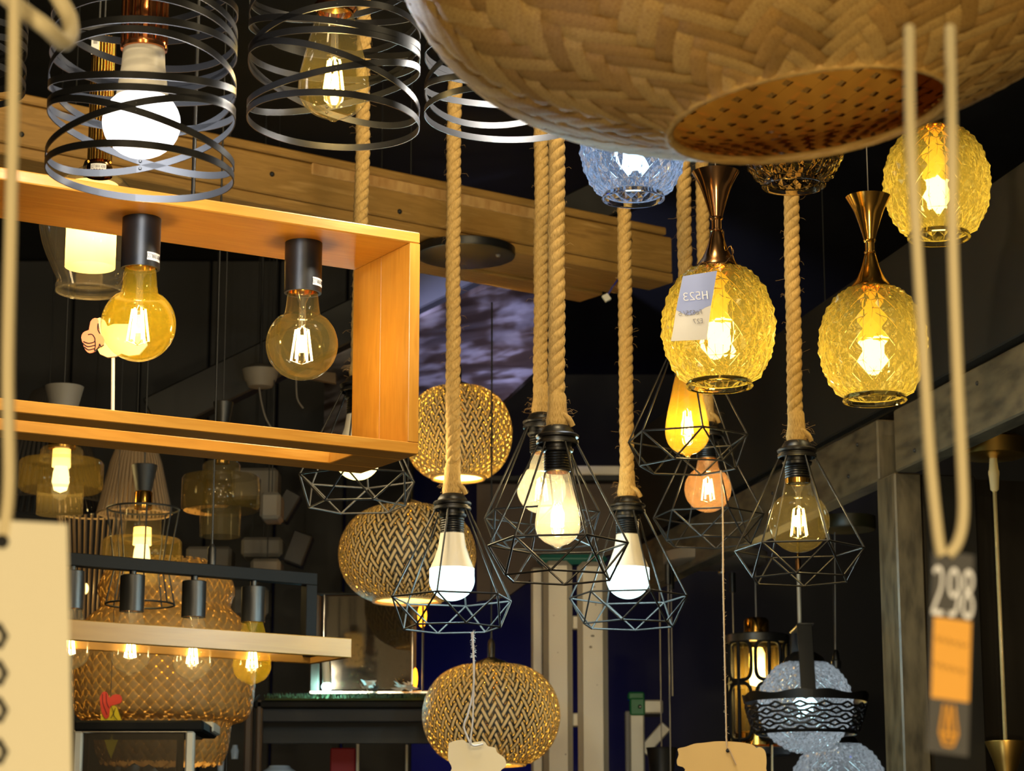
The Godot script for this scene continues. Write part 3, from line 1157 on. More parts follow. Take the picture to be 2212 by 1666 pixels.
# ---------------------------------------------------------------- blurred price tickets on tapes near the lens
func near_tags() -> void:
	var z := 0.84
	var base := W(2065, 1620, z)
	var o := thing("price_tag", "blurred black and orange price tag on a beige tape loop before the dark bay", "price tag", base)
	var g := func(x: float, y: float, dz := 0.0) -> Vector3: return W(x, y, z + dz) - base
	var pts := curve([g.call(1964, 60, 0.03), g.call(1967, 300), g.call(1980, 520), g.call(1997, 800), g.call(2010, 1000), g.call(2028, 1170), g.call(2037, 1200)], 6)
	part("tape", rod(Array(pts), 0.0020, 8), M.strap, o)
	pts = curve([g.call(2052, 60, 0.03), g.call(2056, 300), g.call(2058, 520), g.call(2068, 800), g.call(2078, 1000), g.call(2081, 1110), g.call(2070, 1170), g.call(2048, 1200)], 6)
	part("tape", rod(Array(pts), 0.0020, 8), M.strap, o)
	var tl: Vector3 = g.call(2016, 1188)
	var tr: Vector3 = g.call(2104, 1200)
	var bl: Vector3 = g.call(2031, 1624)
	var w := (tr - tl).length()
	var h := (bl - tl).length()
	var x := (tr - tl).normalized()
	var y := (tl - bl).normalized()
	y = (y - x * y.dot(x) * 0.5).normalized()
	var t := Transform3D(Basis(x, y, x.cross(y)), tl)
	var b := MB.new()
	b.prism(PackedVector2Array([Vector2(0, 0), Vector2(w, 0), Vector2(w, -h), Vector2(0, -h)]), 0.0006, t)
	var card := part("card", b, M.label_black, o)
	b = MB.new()
	b.prism(PackedVector2Array([Vector2(0.001, -h * 0.335), Vector2(w - 0.0003, -h * 0.335), Vector2(w - 0.0003, -h * 0.735), Vector2(0.001, -h * 0.735)]), 0.0001, t.translated_local(Vector3(0, 0, 0.0002)))
	part("orange_panel", b, M.label_orange, card)
	var tx := part("price_figures", letters("298", w * 0.78, 0.0002), M.pale_ink, card)
	tx.transform = t.translated_local(Vector3(w * 0.52, -h * 0.21, 0.0002)).scaled_local(Vector3(0.62, 1.55, 1))
	b = MB.new()
	for r in 2:
		var q := PackedVector3Array()
		for i in 15:
			q.append(t * Vector3(w * (0.1 + 0.8 * i / 14.0), -h * (0.44 + r * 0.13) - i * 0.0001 + 0.0012 * sin(i * 2.4 + r), 0.0004))
		b.tube(q, 0.00016, 4)
	part("handwriting", b, M.ink, card)
	b = MB.new()
	for q in [[0.38, 0.76, 0.30, 0.90], [0.62, 0.76, 0.72, 0.90], [0.5, 0.76, 0.44, 0.92], [0.5, 0.76, 0.58, 0.92], [0.30, 0.90, 0.40, 0.96], [0.72, 0.90, 0.62, 0.96], [0.40, 0.96, 0.62, 0.96], [0.30, 0.90, 0.72, 0.90], [0.36, 0.93, 0.68, 0.93]]:
		b.tube(PackedVector3Array([t * Vector3(w * q[0], -h * q[1], 0.0003), t * Vector3(w * q[2], -h * q[3], 0.0003)]), 0.0005, 5)
	part("lamp_drawing", b, M.label_orange, card)

	z = 0.86
	base = W(60, 1690, z)
	o = thing("price_tag", "blurred plain cream card tag on a tape at the lower left corner", "price tag", base)
	g = func(x_: float, y_: float, dz := 0.0) -> Vector3: return W(x_, y_, z + dz) - base
	pts = curve([g.call(31, -60), g.call(29, 200), g.call(23, 500), g.call(17, 800), g.call(20, 1040), g.call(8, 1160)], 6)
	part("tape", rod(Array(pts), 0.0024, 8), M.strap, o)
	pts = curve([g.call(-20, -40, 0.06), g.call(45, 20, 0.06), g.call(95, 56, 0.06), g.call(140, 92, 0.08), g.call(150, 40, 0.10), g.call(90, -60, 0.10)], 5)
	part("tape", rod(Array(pts), 0.0036, 8), M.strap, o)
	b = MB.new()
	b.prism(poly_px([[-60, 1120], [20, 1126], [146, 1133], [152, 1400], [157, 1720], [-60, 1720]], base, z), 0.0007, Transform3D(Basis(), Vector3(0, 0, W(0, 1400, z).z - base.z + 0.001)))
	card = part("card", b, M.cream_card, o)
	b = MB.new()
	b.ball(g.call(4, 1170, -0.002), 0.0026, 10)
	part("eyelet", b, M.ink, card)
	b = MB.new()
	for q in [1370, 1450, 1530, 1620]:
		b.tube(PackedVector3Array([g.call(-22, q - 16, -0.002), g.call(-2, q - 18, -0.002), g.call(11, q + 4, -0.002), g.call(0, q + 26, -0.002), g.call(-20, q + 22, -0.002)]), 0.0013, 6)
	part("lettering", b, M.ink, card)


# ---------------------------------------------------------------- the orange timber frame lamp
func sticker(o: Node3D, r: float, y: float, ang: float, w: float, h: float) -> void:
	var b := MB.new()
	var rows := []
	for j in 2:
		var row := PackedVector3Array()
		for i in 7:
			var a := ang + (i / 6.0 - 0.5) * w / r
			row.append(Vector3(sin(a) * (r + 0.0003), y + (j - 0.5) * h, cos(a) * (r + 0.0003)))
		rows.append(row)
	b.sheet(rows, 0.0002)
	var s := part("sticker", b, M.paper, o)
	var t := part("lettering", letters("E27 MAX 40W", h * 0.52, 0.0002, (r + 0.0004) / 0.55), M.ink, s, Vector3.ZERO)
	# letters are condensed to fit the little label
	t.transform = Transform3D(Basis(Vector3.UP, ang) * Basis.from_scale(Vector3(0.55, 1, 0.55)), Vector3(0, y, 0))


func frame_lamp() -> void:
	var p0 := W(904, 982, 2.5)
	var e := Vector3(0.86277, 0, 0.50559)
	e = Vector3(0.86277, 0, -0.50559)
	var away := Vector3(-0.50559, 0, -0.86277)
	var o := thing("timber_frame_lamp", "orange stained timber box frame lamp with globe bulbs, slotted underside", "pendant lamp", Vector3(p0.x, p0.y, p0.z))
	o.transform.basis = Basis(e, Vector3.UP, -away)
	var L := 0.86
	var H := 0.243
	var D := 0.134
	var T := 0.0125
	var place := func(px: float, py: float, dep: float) -> Vector2:
		var q := hit(p0 + away * dep, away, px, py) - p0
		return Vector2(q.dot(e), q.y)
	var b := MB.new()
	b.bbox(Transform3D(Basis(), Vector3(-L / 2, H - T / 2, -D / 2)), Vector3(L, T, D), 0.0012)
	part("top_board", b, M.pine_orange, o)
	for x in [-T / 2, -L + T / 2]:
		b = MB.new()
		for i in 2:
			b.bbox(Transform3D(Basis(), Vector3(x, H / 2, -D * (0.25 + 0.5 * i))), Vector3(T, H - 2 * T - 0.0004, D / 2 - 0.0002), 0.0005)
		part("side_board", b, M.pine_orange, o)
	# lower board with its long slot
	b = MB.new()
	for q in [[-L / 2, -0.0185, L, 0.037], [-L / 2, -0.1145, L, 0.039], [-0.029, -0.066, 0.058, 0.058], [-L + 0.029, -0.066, 0.058, 0.058]]:
		b.bbox(Transform3D(Basis(), Vector3(q[0], T / 2, q[1])), Vector3(q[2], T, q[3]), 0.0008)
	part("lower_board", b, M.pine_orange, o)
	for s in [[305, 455, 590, 297, 774, 82, true], [655, 517, 642, 651, 815, 76, false]]:
		var a: Vector2 = place.call(s[0], (s[1] + s[2]) / 2.0, 0.060)
		var g: Vector2 = place.call(s[3], s[4], 0.060)
		var r := 0.0200
		var low: Vector2 = place.call(s[0], s[2] - 8, 0.060)
		var sock := part("lamp_holder", lath(PackedVector2Array([Vector2(r * 0.86, low.y - H + T + 0.004), Vector2(r * 0.86, low.y - H + T), Vector2(r, low.y - H + T), Vector2(r, -0.0003)]), 40), M.black_satin, o, Vector3(a.x, H - T, -0.060))
		sticker(sock, r, low.y - H + T + 0.010, 0.32 + (0.10 if s[6] else 0.25), 0.0185, 0.0085)
		var R := 0.0385
		var n := Node3D.new()
		bulb(sock, "globe", low.y - H + T + 0.003, low.y + 0.003 - g.y + 0.003, R, M.amber_bulb if s[6] else M.pale_bulb, M.filament if s[6] else M.filament_white, Color(1, 0.86, 0.55), 0.010, 6)
		n.free()
	for q in [[417, 300, 0.0022], [417, 388, 0.005]]:
		var a: Vector2 = place.call(q[0], 420, 0.067)
		b = MB.new()
		b.tube(PackedVector3Array([Vector3(a.x, H, -0.067), Vector3(a.x, CEIL - p0.y if q[2] < 0.003 else H + 0.016, -0.067)]), q[2], 10)
		part("hanging_rod", b, M.black_satin, o)


# ---------------------------------------------------------------- pendants behind the frame
func left_pendants() -> void:
	# gold fluted tube
	var z := 2.75
	var c := W(214, 375, z)
	var o := thing("fluted_tube_pendant_lamp", "slim gold fluted tube pendant behind the leftmost strip ring lamp", "pendant lamp", c)
	var k := K(230, z)
	var r := 25 * k
	var y1 := W(214, 84, z).y - c.y
	var y0 := W(214, 350, z).y - c.y
	for i in 22:
		var a := TAU * i / 22
		var b := MB.new()
		b.tube(PackedVector3Array([Vector3(sin(a) * r * 0.92, y0, cos(a) * r * 0.92), Vector3(sin(a) * r * 0.92, y1, cos(a) * r * 0.92)]), r * 0.135, 8)
		part("flute", b, M.brass, o)
	part("core", lath(PackedVector2Array([Vector2(r * 0.9, y0), Vector2(r * 0.9, y1), Vector2(0, y1)]), 24), M.bronze, o)
	var cap := part("end_cap", lath(PackedVector2Array([Vector2(r * 1.12, -0.004), Vector2(r * 1.2, 0.0), Vector2(r * 1.1, y0 * 0.6), Vector2(r * 0.8, y0)]), 30), M.bronze, o)
	sticker(cap, r * 1.17, 0.004, 0.1, 0.019, 0.0075)
	var b := MB.new()
	b.bbox(Transform3D(Basis(), Vector3(-14 * k, y1 - 24 * k, r + 0.0006)), Vector3(17 * k, 42 * k, 0.0004))
	var lab := part("barcode_label", b, M.paper, o)
	b = MB.new()
	for i in 6:
		b.bbox(Transform3D(Basis(), Vector3((-18 + i * 1.5) * k, y1 - 14 * k, r + 0.0009)), Vector3((0.5 + 0.4 * (i % 2)) * k, 14 * k, 0.0002))
	part("barcode", b, M.ink, lab)
	cord(o, Vector3(0, y1, 0), CEIL - c.y, 0.0015, M.cable)

	# clear bell glass with a frosted inner cylinder
	z = 2.95
	c = W(192, 640, z)
	o = thing("bell_glass_pendant_lamp", "clear bell glass pendant with frosted white inner cylinder behind the timber frame", "pendant lamp", c)
	var line := prof(o, z, [[632, 68], [628, 72], [618, 73], [606, 70], [580, 82], [545, 98], [505, 110], [470, 112], [430, 100], [395, 72], [372, 40], [360, 20]])
	part("glass_shade", lath(smooth2(Array(line), 4), 48), M.clear_glass, o)
	b = MB.new()
	var ring := PackedVector3Array()
	for i in 41:
		ring.append(Vector3(sin(TAU * i / 40) * 71 * K(630, z), W(0, 630, z).y - c.y, cos(TAU * i / 40) * 71 * K(630, z)))
	b.tube(ring, 0.0011, 8, false)
	part("glass_rim", b, M.clear_glass, o)
	part("frosted_cylinder", lath(prof(o, z, [[578, 54], [400, 54]]), 40), M.frosted, o)
	line = prof(o, z, [[505, 0], [502, 10], [492, 18], [478, 20], [450, 14], [430, 12]])
	var h := part("bulb", lath(line, 20), M.led_warm, o)
	omni(h, Vector3(0, W(0, 488, z).y - c.y, 0), Color(1, 0.8, 0.45), 0.05, 0.008)
	part("cap", lath(prof(o, z, [[440, 16], [400, 20], [362, 24], [350, 20], [348, 0]]), 24), M.black_satin, o)
	cord(o, Vector3(0, W(0, 350, z).y - c.y, 0), CEIL - c.y, 0.002, M.cable)

	# thumbs-up card on a white stick
	z = 2.455
	c = W(243, 900, z)
	c.y = W(904, 982, 2.5).y + 0.0127
	o = thing("thumb_card_sign", "thumbs-up hand card sign on a white stick behind the amber globe bulb", "sign", c)
	var t := Transform3D(Basis(), Vector3(0, 0, 0))
	b = MB.new()
	b.prism(poly_px([[205, 690], [216, 686], [226, 692], [232, 705], [245, 700], [280, 700], [310, 715], [318, 745], [300, 766], [278, 769], [262, 764], [250, 770], [232, 772], [216, 765], [208, 750], [200, 735], [196, 715]], c, z), 0.004, t)
	var back := part("backing_card", b, M.cream_print, o)
	b = MB.new()
	b.prism(smooth2(Array(poly_px([[193, 714], [196, 696], [205, 688], [213, 692], [213, 710], [219, 724], [226, 736], [222, 748], [212, 752], [206, 760], [194, 764], [185, 757], [180, 744], [176, 730], [180, 720], [187, 716], [193, 714]], c, z)), 2), 0.002, t.translated(Vector3(0, 0, 0.002)))
	var hand := part("hand", b, M.skin_print, back)
	b = MB.new()
	for q in [[[181, 739], [192, 743], [204, 740], [206, 733], [200, 724], [191, 724]], [[179, 742], [190, 750], [206, 747]], [[183, 751], [192, 757], [206, 754]], [[206, 735], [207, 748], [205, 758]], [[205, 760], [214, 751], [216, 744], [219, 750], [225, 746]], [[213, 700], [212, 712], [217, 722]]]:
		var pts := []
		for p in q:
			var w := W(p[0], p[1], z) - c
			pts.append(Vector3(w.x, w.y, 0.0022))
		b.tube(curve(pts, 4), 0.0006, 5)
	part("outline", b, M.ink, hand)
	part("stick", rod([W(243, 765, z) - c + Vector3(0, 0, -0.004), Vector3(0, 0, -0.004)], 0.0020, 10), M.white_plastic, o)


# ---------------------------------------------------------------- woven two-tone ball lanterns
func woven_ball(x: float, row: float, t: float, R: float, hh: float, cord_top: float, e: float, label: String) -> void:
	var z := t * -ray(x, row).z
	var c := W(x, row, z)
	var o := thing("woven_ball_lantern", label, "pendant lamp", Vector3(c.x, c.y - hh * 0.93, c.z), "black and cream woven ball lanterns")
	var line := round_line(R, hh, -1.18, 1.22, 0.72)
	for i in line.size():
		line[i].y += hh * 0.93
	weave(o, line, 64, 21, 0.98, 0.0019, M.cream_bamboo, M.black_bamboo, "bamboo_strip", 4)
	var r0 := line[0].x
	part("lower_ring", lath(PackedVector2Array([Vector2(r0 * 0.94, 0.006), Vector2(r0 * 0.94, -0.004), Vector2(r0 * 1.02, -0.004), Vector2(r0 * 1.03, 0.008)]), 40), M.cream_bamboo, o)
	part("diffuser_disc", lath(PackedVector2Array([Vector2(0, 0.002), Vector2(r0 * 0.94, 0.002), Vector2(r0 * 0.94, 0.004)]), 40), M.frosted, o)
	var hy := hh * 1.87
	var cap := part("cap", lath(PackedVector2Array([Vector2(R * 0.36, hy - 0.012), Vector2(R * 0.36, hy - 0.004), Vector2(R * 0.30, hy + 0.002), Vector2(R * 0.2, hy + 0.012), Vector2(R * 0.08, hy + 0.018), Vector2(R * 0.055, hy + 0.02), Vector2(R * 0.055, hy + 0.05), Vector2(0.004, hy + 0.06)]), 28), M.black_satin, o)
	var b := part("bulb", lath(PackedVector2Array([Vector2(0, hh * 0.72), Vector2(0.016, hh * 0.74), Vector2(0.026, hh * 0.86), Vector2(0.026, hh * 1.0), Vector2(0.014, hh * 1.3), Vector2(0.013, hy)]), 20), M.candle, o)
	omni(b, Vector3(0, hh * 0.93, 0), Color(1, 0.84, 0.46), e, 0.02)
	cord(o, Vector3(0, hy + 0.05, 0), cord_top - o.position.y, 0.0022, M.cable)
	cap.set_meta("label", "black metal cap")


# ---------------------------------------------------------------- two-tier smoked glass pendants
func tier_pendant(x: float, z: float, y_top: float, rows: Array, cone: Material, lit: bool, cage: bool, label: String) -> void:
	# rows: upper glass top, ring top, ring bottom, lower bottom; then half widths upper, ring, lower; cone top row, cone bottom row, cone half widths
	var c := W(x, rows[3], z)
	var o := thing("two_tier_glass_pendant_lamp", label, "pendant lamp", c, "two tier smoked glass pendants")
	part("upper_glass", lath(prof(o, z, [[rows[1], rows[4]], [rows[0] + 6, rows[4]], [rows[0], rows[4] * 0.9], [rows[0] - 1, rows[4] * 0.4]]), 36), M.smoke_pale, o)
	part("wide_glass_ring", lath(prof(o, z, [[rows[2], rows[6] * 1.0], [rows[2], rows[5] * 0.94], [rows[2] - 6, rows[5]], [rows[1] + 6, rows[5]], [rows[1], rows[5] * 0.95], [rows[1] - 1, rows[4]]]), 48), M.smoke_glass, o)
	part("lower_glass", lath(prof(o, z, [[rows[3], rows[6]], [rows[2], rows[6]]]), 36), M.smoke_pale, o)
	part("cone_cap", lath(prof(o, z, [[rows[0], rows[10] * 0.6], [rows[8], rows[10]], [rows[7], rows[9]], [rows[7] - 1, rows[9] * 0.96], [rows[7] + 4, 0]]), 30), cone, o)
	part("brass_collar", lath(prof(o, z, [[rows[0] + 2, rows[10] * 1.15], [rows[8] + 3, rows[10] * 1.15], [rows[8], rows[10]]]), 30), M.brass, o)
	cord(o, Vector3(0, W(0, rows[7], z).y - c.y, 0), CEIL - c.y, 0.0016, M.cable)
	if lit:
		var m: Material = M.led_warm if cone != M.black_satin else M.candle
		var ym: float = lerpf(rows[1], rows[2], 0.55)
		var b := part("bulb", lath(prof(o, z, [[ym + 34, 0], [ym + 28, 14], [ym + 10, 19], [ym - 10, 17], [ym - 34, 11], [ym - 44, 11]]), 20), m, o)
		omni(b, Vector3(0, W(0, ym + 6, z).y - c.y, 0), Color(1, 0.86, 0.55), 0.03, 0.012)
		part("frosted_sleeve", lath(prof(o, z, [[ym - 22, 20], [ym - 60, 19]]), 24), M.frosted, o)
	if cage:
		var r := PackedVector2Array(prof(o, z, [[rows[3] + 44, rows[5] * 0.86], [rows[0] + 2, rows[5] * 0.9]]))
		for i in 8:
			var a := TAU * i / 8 + 0.25
			part("cage_wire", rod([Vector3(sin(a) * r[0].x, r[0].y, cos(a) * r[0].x), Vector3(sin(a) * r[0].x * 0.78, W(0, rows[2], z).y - c.y, cos(a) * r[0].x * 0.78), Vector3(sin(a) * r[1].x, r[1].y, cos(a) * r[1].x)], 0.0016, 5), M.black_matt, o)
		for q in r:
			var p := PackedVector3Array()
			for i in 33:
				p.append(Vector3(sin(TAU * i / 32) * q.x, q.y, cos(TAU * i / 32) * q.x))
			var b := MB.new()
			b.tube(p, 0.002, 6, false)
			part("cage_hoop", b, M.black_matt, o)


func slat_shade(called: String, label: String, x: float, z: float, rows: Array, n: int, m: Material, cords: bool, thick := 0.0022) -> void:
	# upright or slanting canes round a lathed outline: rows of [row, half width] from below
	var c := W(x, rows[0][0], z)
	var o := thing(called, label, "pendant lamp", c)
	var line := prof(o, z, rows)
	for i in n:
		var a := TAU * i / n
		var p := []
		for q in line:
			p.append(Vector3(sin(a) * q.x, q.y, cos(a) * q.x))
		part("slat", rod(p, thick, 5), m, o)
	for q in [line[0], line[line.size() / 2], line[line.size() - 1]]:
		var p := PackedVector3Array()
		for i in 33:
			p.append(Vector3(sin(TAU * i / 32) * q.x, q.y, cos(TAU * i / 32) * q.x) * Vector3(0.985, 1, 0.985))
		var b := MB.new()
		b.tube(p, thick * 0.7, 5, false)
		part("hoop", b, m, o)
	if cords:
		cord(o, Vector3(0, line[line.size() - 1].y, 0), CEIL - c.y, 0.0014, M.cable)
	if called == "cane_slat_lantern":
		for q in [[165, 1272], [196, 1098]]:
			var p := W(q[0], q[1], z) - c
			var b := MB.new()
			b.ball(Vector3(p.x * 0.4, p.y, 0), 0.012, 12, 1.3)
			var h := part("bulb", b, M.led_warm, o)
			omni(h, Vector3(p.x * 0.4, p.y, 0), Color(1, 0.86, 0.55), 0.012, 0.01)


# ---------------------------------------------------------------- long black lamp with a timber rail
func bar_lamp() -> void:
	var p1 := W(680, 1240, 4.15)
	var e := Vector3(0.835, 0, -0.55).normalized()
	var away := Vector3(e.z, 0, -e.x)
	var o := thing("long_bar_lamp", "long black bar lamp with four teardrop bulbs inside a pine rail frame", "pendant lamp", p1)
	o.transform.basis = Basis(e, Vector3.UP, -away)
	var L := 0.80
	var t := 0.021
	var b := MB.new()
	b.bbox(Transform3D(Basis(), Vector3(-L / 2, -t / 2, 0)), Vector3(L, t, t), 0.001)
	part("top_bar", b, M.black_metal, o)
	for x in [-t / 2, -L + t / 2]:
		b = MB.new()
		b.bbox(Transform3D(Basis(), Vector3(x, -t - 0.062, 0)), Vector3(t, 0.124, t), 0.001)
		part("side_bar", b, M.black_metal, o)
	var place := func(px: float, py: float) -> Vector2:
		var q := hit(p1, away, px, py) - p1
		return Vector2(q.dot(e), q.y)
	for s in [[156, 1234, 1316, 1452, 150], [287, 1243, 1322, 1460, 276], [420, 1256, 1334, 1474, 411], [548, 1268, 1345, 1482, 541]]:
		var a: Vector2 = place.call(s[0], s[1])
		var l: Vector2 = place.call(s[0], s[2])
		var g: Vector2 = place.call(s[4], s[3])
		part("stem", rod([Vector3(a.x, -t, 0), Vector3(a.x, a.y, 0)], 0.006, 10), M.black_satin, o)
		var h := part("lamp_holder", lath(PackedVector2Array([Vector2(0.018, l.y + 0.004), Vector2(0.018, l.y), Vector2(0.0205, l.y), Vector2(0.0205, a.y - 0.001), Vector2(0.0195, a.y), Vector2(0.0, a.y)]), 30), M.black_satin, o, Vector3(a.x, 0, 0))
		bulb(h, "st", l.y + 0.003, l.y + 0.003 - g.y, 0.0325, M.amber_bulb if s[0] == 548 else M.clear_glass, M.filament_white, Color(1, 0.86, 0.55), 0.010, 8)
	# rail frame: near and far rails, two ends
	var q1 := W(760, 1380, 4.05) - p1
	var qx := q1.dot(e)
	var qz := -q1.dot(away)
	var y1 := q1.y
	var rh := 0.032
	var RL := 0.86
	var D := 0.13
	for zz in [qz - 0.006, qz - D]:
		b = MB.new()
		b.bbox(Transform3D(Basis(), Vector3(qx - RL / 2, y1 - rh / 2, zz)), Vector3(RL, rh, 0.012), 0.001)
		part("rail", b, M.pine_rail, o)
	for xx in [qx - 0.006, qx - RL + 0.006]:
		b = MB.new()
		b.bbox(Transform3D(Basis(), Vector3(xx, y1 - rh / 2, qz - D / 2 - 0.003)), Vector3(0.012, rh, D - 0.019), 0.001)
		part("end_rail", b, M.pine_rail, o)
	for xx in [-t / 2, -L + t / 2]:
		b = MB.new()
		b.bbox(Transform3D(Basis(), Vector3(xx, y1 - rh / 2, qz - D / 2 - 0.003)), Vector3(0.012, 0.012, D - 0.02), 0.001)
		part("cross_bar", b, M.black_metal, o)
	var a: Vector2 = place.call(457, 1222)
	part("cord_grip", lath(PackedVector2Array([Vector2(0.0075, 0), Vector2(0.0075, 0.028), Vector2(0.005, 0.032), Vector2(0.003, 0.036)]), 14), M.black_satin, o, Vector3(a.x, 0, 0))
	part("cord", rod([Vector3(a.x, 0.03, 0), Vector3(a.x, CEIL - p1.y, 0)], 0.0018), M.cable, o)


# ---------------------------------------------------------------- background clutter on the left
func left_back() -> void:
	tier_pendant(128, 4.5, 0, [968, 996, 1060, 1112, 46, 91, 50, 836, 900, 42, 26], M.grey_box, true, false, "smoked two tier glass pendant with grey cone, lowest left under the timber frame")
	tier_pendant(304, 4.45, 0, [1098, 1166, 1228, 1262, 41, 86, 36, 1006, 1062, 28, 17], M.black_matt, true, true, "smoked two tier glass pendant with black cone and wire cage skirt")
	tier_pendant(475, 4.65, 0, [1000, 1030, 1104, 1160, 41, 85, 44, 870, 915, 22, 14], M.black_satin, false, false, "unlit smoked two tier glass pendant above the black bar lamp")
	slat_shade("pleated_cone_shade", "beige pleated cone shade behind the black cone glass pendant", 290, 5.05, [[1110, 78], [1000, 52], [940, 30]], 44, M.fabric_beige, true, 0.0045)
	slat_shade("pleated_cone_shade", "dark brown pleated cone shade with thin cord above the timber frame's lower board", 97, 5.3, [[1090, 135], [960, 88], [905, 60], [850, 34], [838, 6]], 60, M.fabric_dark, true, 0.0050)
	slat_shade("cane_slat_lantern", "tall cane slat lantern behind the left end of the black bar lamp", 190, 6.25, [[1345, 52], [1220, 62], [1110, 74], [1075, 70]], 34, M.cane, true, 0.0028)
	# woven gourd lamp
	var z := 5.0
	var c := W(348, 1650, z)
	var o := thing("woven_gourd_lamp", "big tiered rattan gourd lamp behind the pine rail bulbs", "lamp", c)
	var line := smooth2(Array(prof(o, z, [[1650, 128], [1620, 140], [1575, 145], [1560, 150], [1545, 184], [1480, 194], [1410, 190], [1350, 172], [1318, 138], [1300, 138], [1275, 144], [1240, 130], [1215, 90]])), 3)
	weave(o, line, 52, 42, 0.87, 0.0022, M.rattan, null, "rattan_strip")
	var b := MB.new()
	b.ball(Vector3(0, W(0, 1270, z).y - c.y, 0), 0.022, 14)
	part("bulb", b, M.candle, o)
	b = MB.new()
	b.ball(Vector3(0, W(0, 1440, z).y - c.y, 0), 0.03, 14)
	var h := part("bulb", b, M.candle, o)
	omni(h, Vector3(0, W(0, 1440, z).y - c.y, 0), Color(1, 0.84, 0.5), 0.09, 0.025)
	omni(h, Vector3(0, W(0, 1270, z).y - c.y, 0), Color(1, 0.84, 0.5), 0.06, 0.02)
	# hanging hand-shaped ticket
	z = 4.7
	c = W(240, 1600, z)
	o = thing("hanging_ticket", "red and yellow cut-out card ticket hanging on a black string", "price tag", c)
	b = MB.new()
	b.prism(poly_px([[218, 1545], [240, 1520], [252, 1528], [262, 1556], [254, 1600], [240, 1640], [232, 1620], [217, 1570]], c, z), 0.003)
	var y := part("yellow_card", b, M.tag_yellow, o)
	b = MB.new()
	b.prism(smooth2(Array(poly_px([[216, 1508], [222, 1496], [231, 1496], [237, 1508], [244, 1502], [258, 1501], [264, 1510], [260, 1520], [245, 1524], [238, 1530], [236, 1548], [228, 1553], [219, 1536], [216, 1508]], c, z)), 2), 0.004, Transform3D(Basis(), Vector3(0, 0, 0.003)))
	part("red_mitten", b, M.tag_red, y)
	b = MB.new()
	for q in [[[222, 1500], [223, 1520], [232, 1545]], [[230, 1498], [231, 1518], [236, 1530]], [[240, 1526], [246, 1540], [240, 1552]], [[250, 1530], [246, 1545], [254, 1556]]]:
		var pts := []
		for p in q:
			var w := W(p[0], p[1], z) - c
			pts.append(Vector3(w.x, w.y, 0.0035))
		b.tube(curve(pts, 4), 0.0006, 4)
	part("outline", b, M.ink, y)
	part("string", rod([W(240, 1504, z) - c + Vector3(0, 0, 0.004), W(247, 1300, z) - c, Vector3(W(247, 1300, z).x - c.x, CEIL - c.y, 0)], 0.0007, 5), M.cable, o)
	# glass lantern box with chrome corners
	z = 4.3
	c = W(310, 1700, z)
	o = thing("glass_lantern_box", "dark glass lantern box with chrome posts at the lower left", "lantern", c)
	slab(o, "top_plate", 158, 1556, 440, 1580, z, 0.2, M.black_metal, 0.004)
	slab(o, "top_trim", 158, 1574, 412, 1584, z + 0.005, 0.18, M.chrome, 0.002)
	slab(o, "side_trim", 424, 1559, 462, 1582, z + 0.12, 0.1, M.alu, 0.003)
	for q in [[154, 178], [397, 420]]:
		slab(o, "corner_post", q[0], 1580, q[1], 1720, z, 0.02, M.alu, 0.003)
	slab(o, "inner_post", 180, 1582, 190, 1720, z + 0.02, 0.015, M.black_metal)
	slab(o, "inner_post", 378, 1582, 396, 1720, z + 0.02, 0.015, M.black_metal)
	slab(o, "pane", 178, 1584, 398, 1720, z + 0.012, 0.004, M.dark_pane, 0.0)
	slab(o, "red_rod", 184, 1598, 192, 1720, z + 0.06, 0.006, M.red, 0.001)
	b = MB.new()
	for i in 26:
		var p := W(255 + (i * 37) % 75, 1662 + (i * 13) % 16, z + 0.1 + 0.002 * i) - c
		b.ball(p, 0.006 + 0.003 * (i % 3), 6)
	part("white_pebbles", b, M.paper, o).set_meta("kind", "stuff")
	slab(o, "white_candle", 377, 1628, 390, 1720, z + 0.05, 0.01, M.paper, 0.002)
	# black display table with turf strip
	z = 5.5
	c = W(745, 1720, z)
	o = thing("display_table", "black display table with dark blue panels below the glass lamp", "table", c)
	slab(o, "table_top", 548, 1514, 936, 1530, z, 0.5, M.black_metal, 0.003)
	slab(o, "apron", 566, 1530, 936, 1560, z + 0.02, 0.02, M.bay_blue, 0.002)  # dark blue panel under the table top
	slab(o, "leg", 524, 1514, 546, 1720, z + 0.01, 0.03, M.brown_paint, 0.004)
	slab(o, "leg", 549, 1512, 567, 1720, z, 0.03, M.brown_paint, 0.004)
	slab(o, "shelf_back", 566, 1560, 940, 1606, z + 0.12, 0.02, M.black_matt, 0.0)
	var cable := []
	for q in [[560, 1500], [535, 1528], [505, 1560], [492, 1600], [488, 1680]]:
		cable.append(W(q[0], q[1], z - 0.05) - c)
	part("power_cable", rod(Array(curve(cable, 5)), 0.0035, 6), M.cable, o)
	o = thing("turf_strip", "narrow strip of artificial grass along the black table top", "turf", W(750, 1513, z))
	o.set_meta("kind", "stuff")
	b = MB.new()
	var q0 := W(572, 1513, z)
	var q1 := W(930, 1513, z)
	rng.seed = 3
	b.bbox(Transform3D(Basis(), (q0 + q1) / 2 - o.position + Vector3(0, 0.002, -0.05)), Vector3(q1.x - q0.x, 0.004, 0.1))
	for i in 900:
		var p := q0.lerp(q1, rng.randf()) - o.position + Vector3(0, 0.003, -0.1 * rng.randf())
		b.tube(PackedVector3Array([p, p + Vector3((rng.randf() - 0.5) * 0.012, 0.007 + rng.randf() * 0.008, (rng.randf() - 0.5) * 0.012)]), 0.0008, 3, false)
	part("turf", b, M.grass, o).set_meta("kind", "stuff")
	# seeded glass block lamp on the table
	z = 5.55
	c = W(800, 1502, z)
	o = thing("seeded_glass_lamp", "square dark seeded glass lamp standing on the grass strip", "table lamp", c)
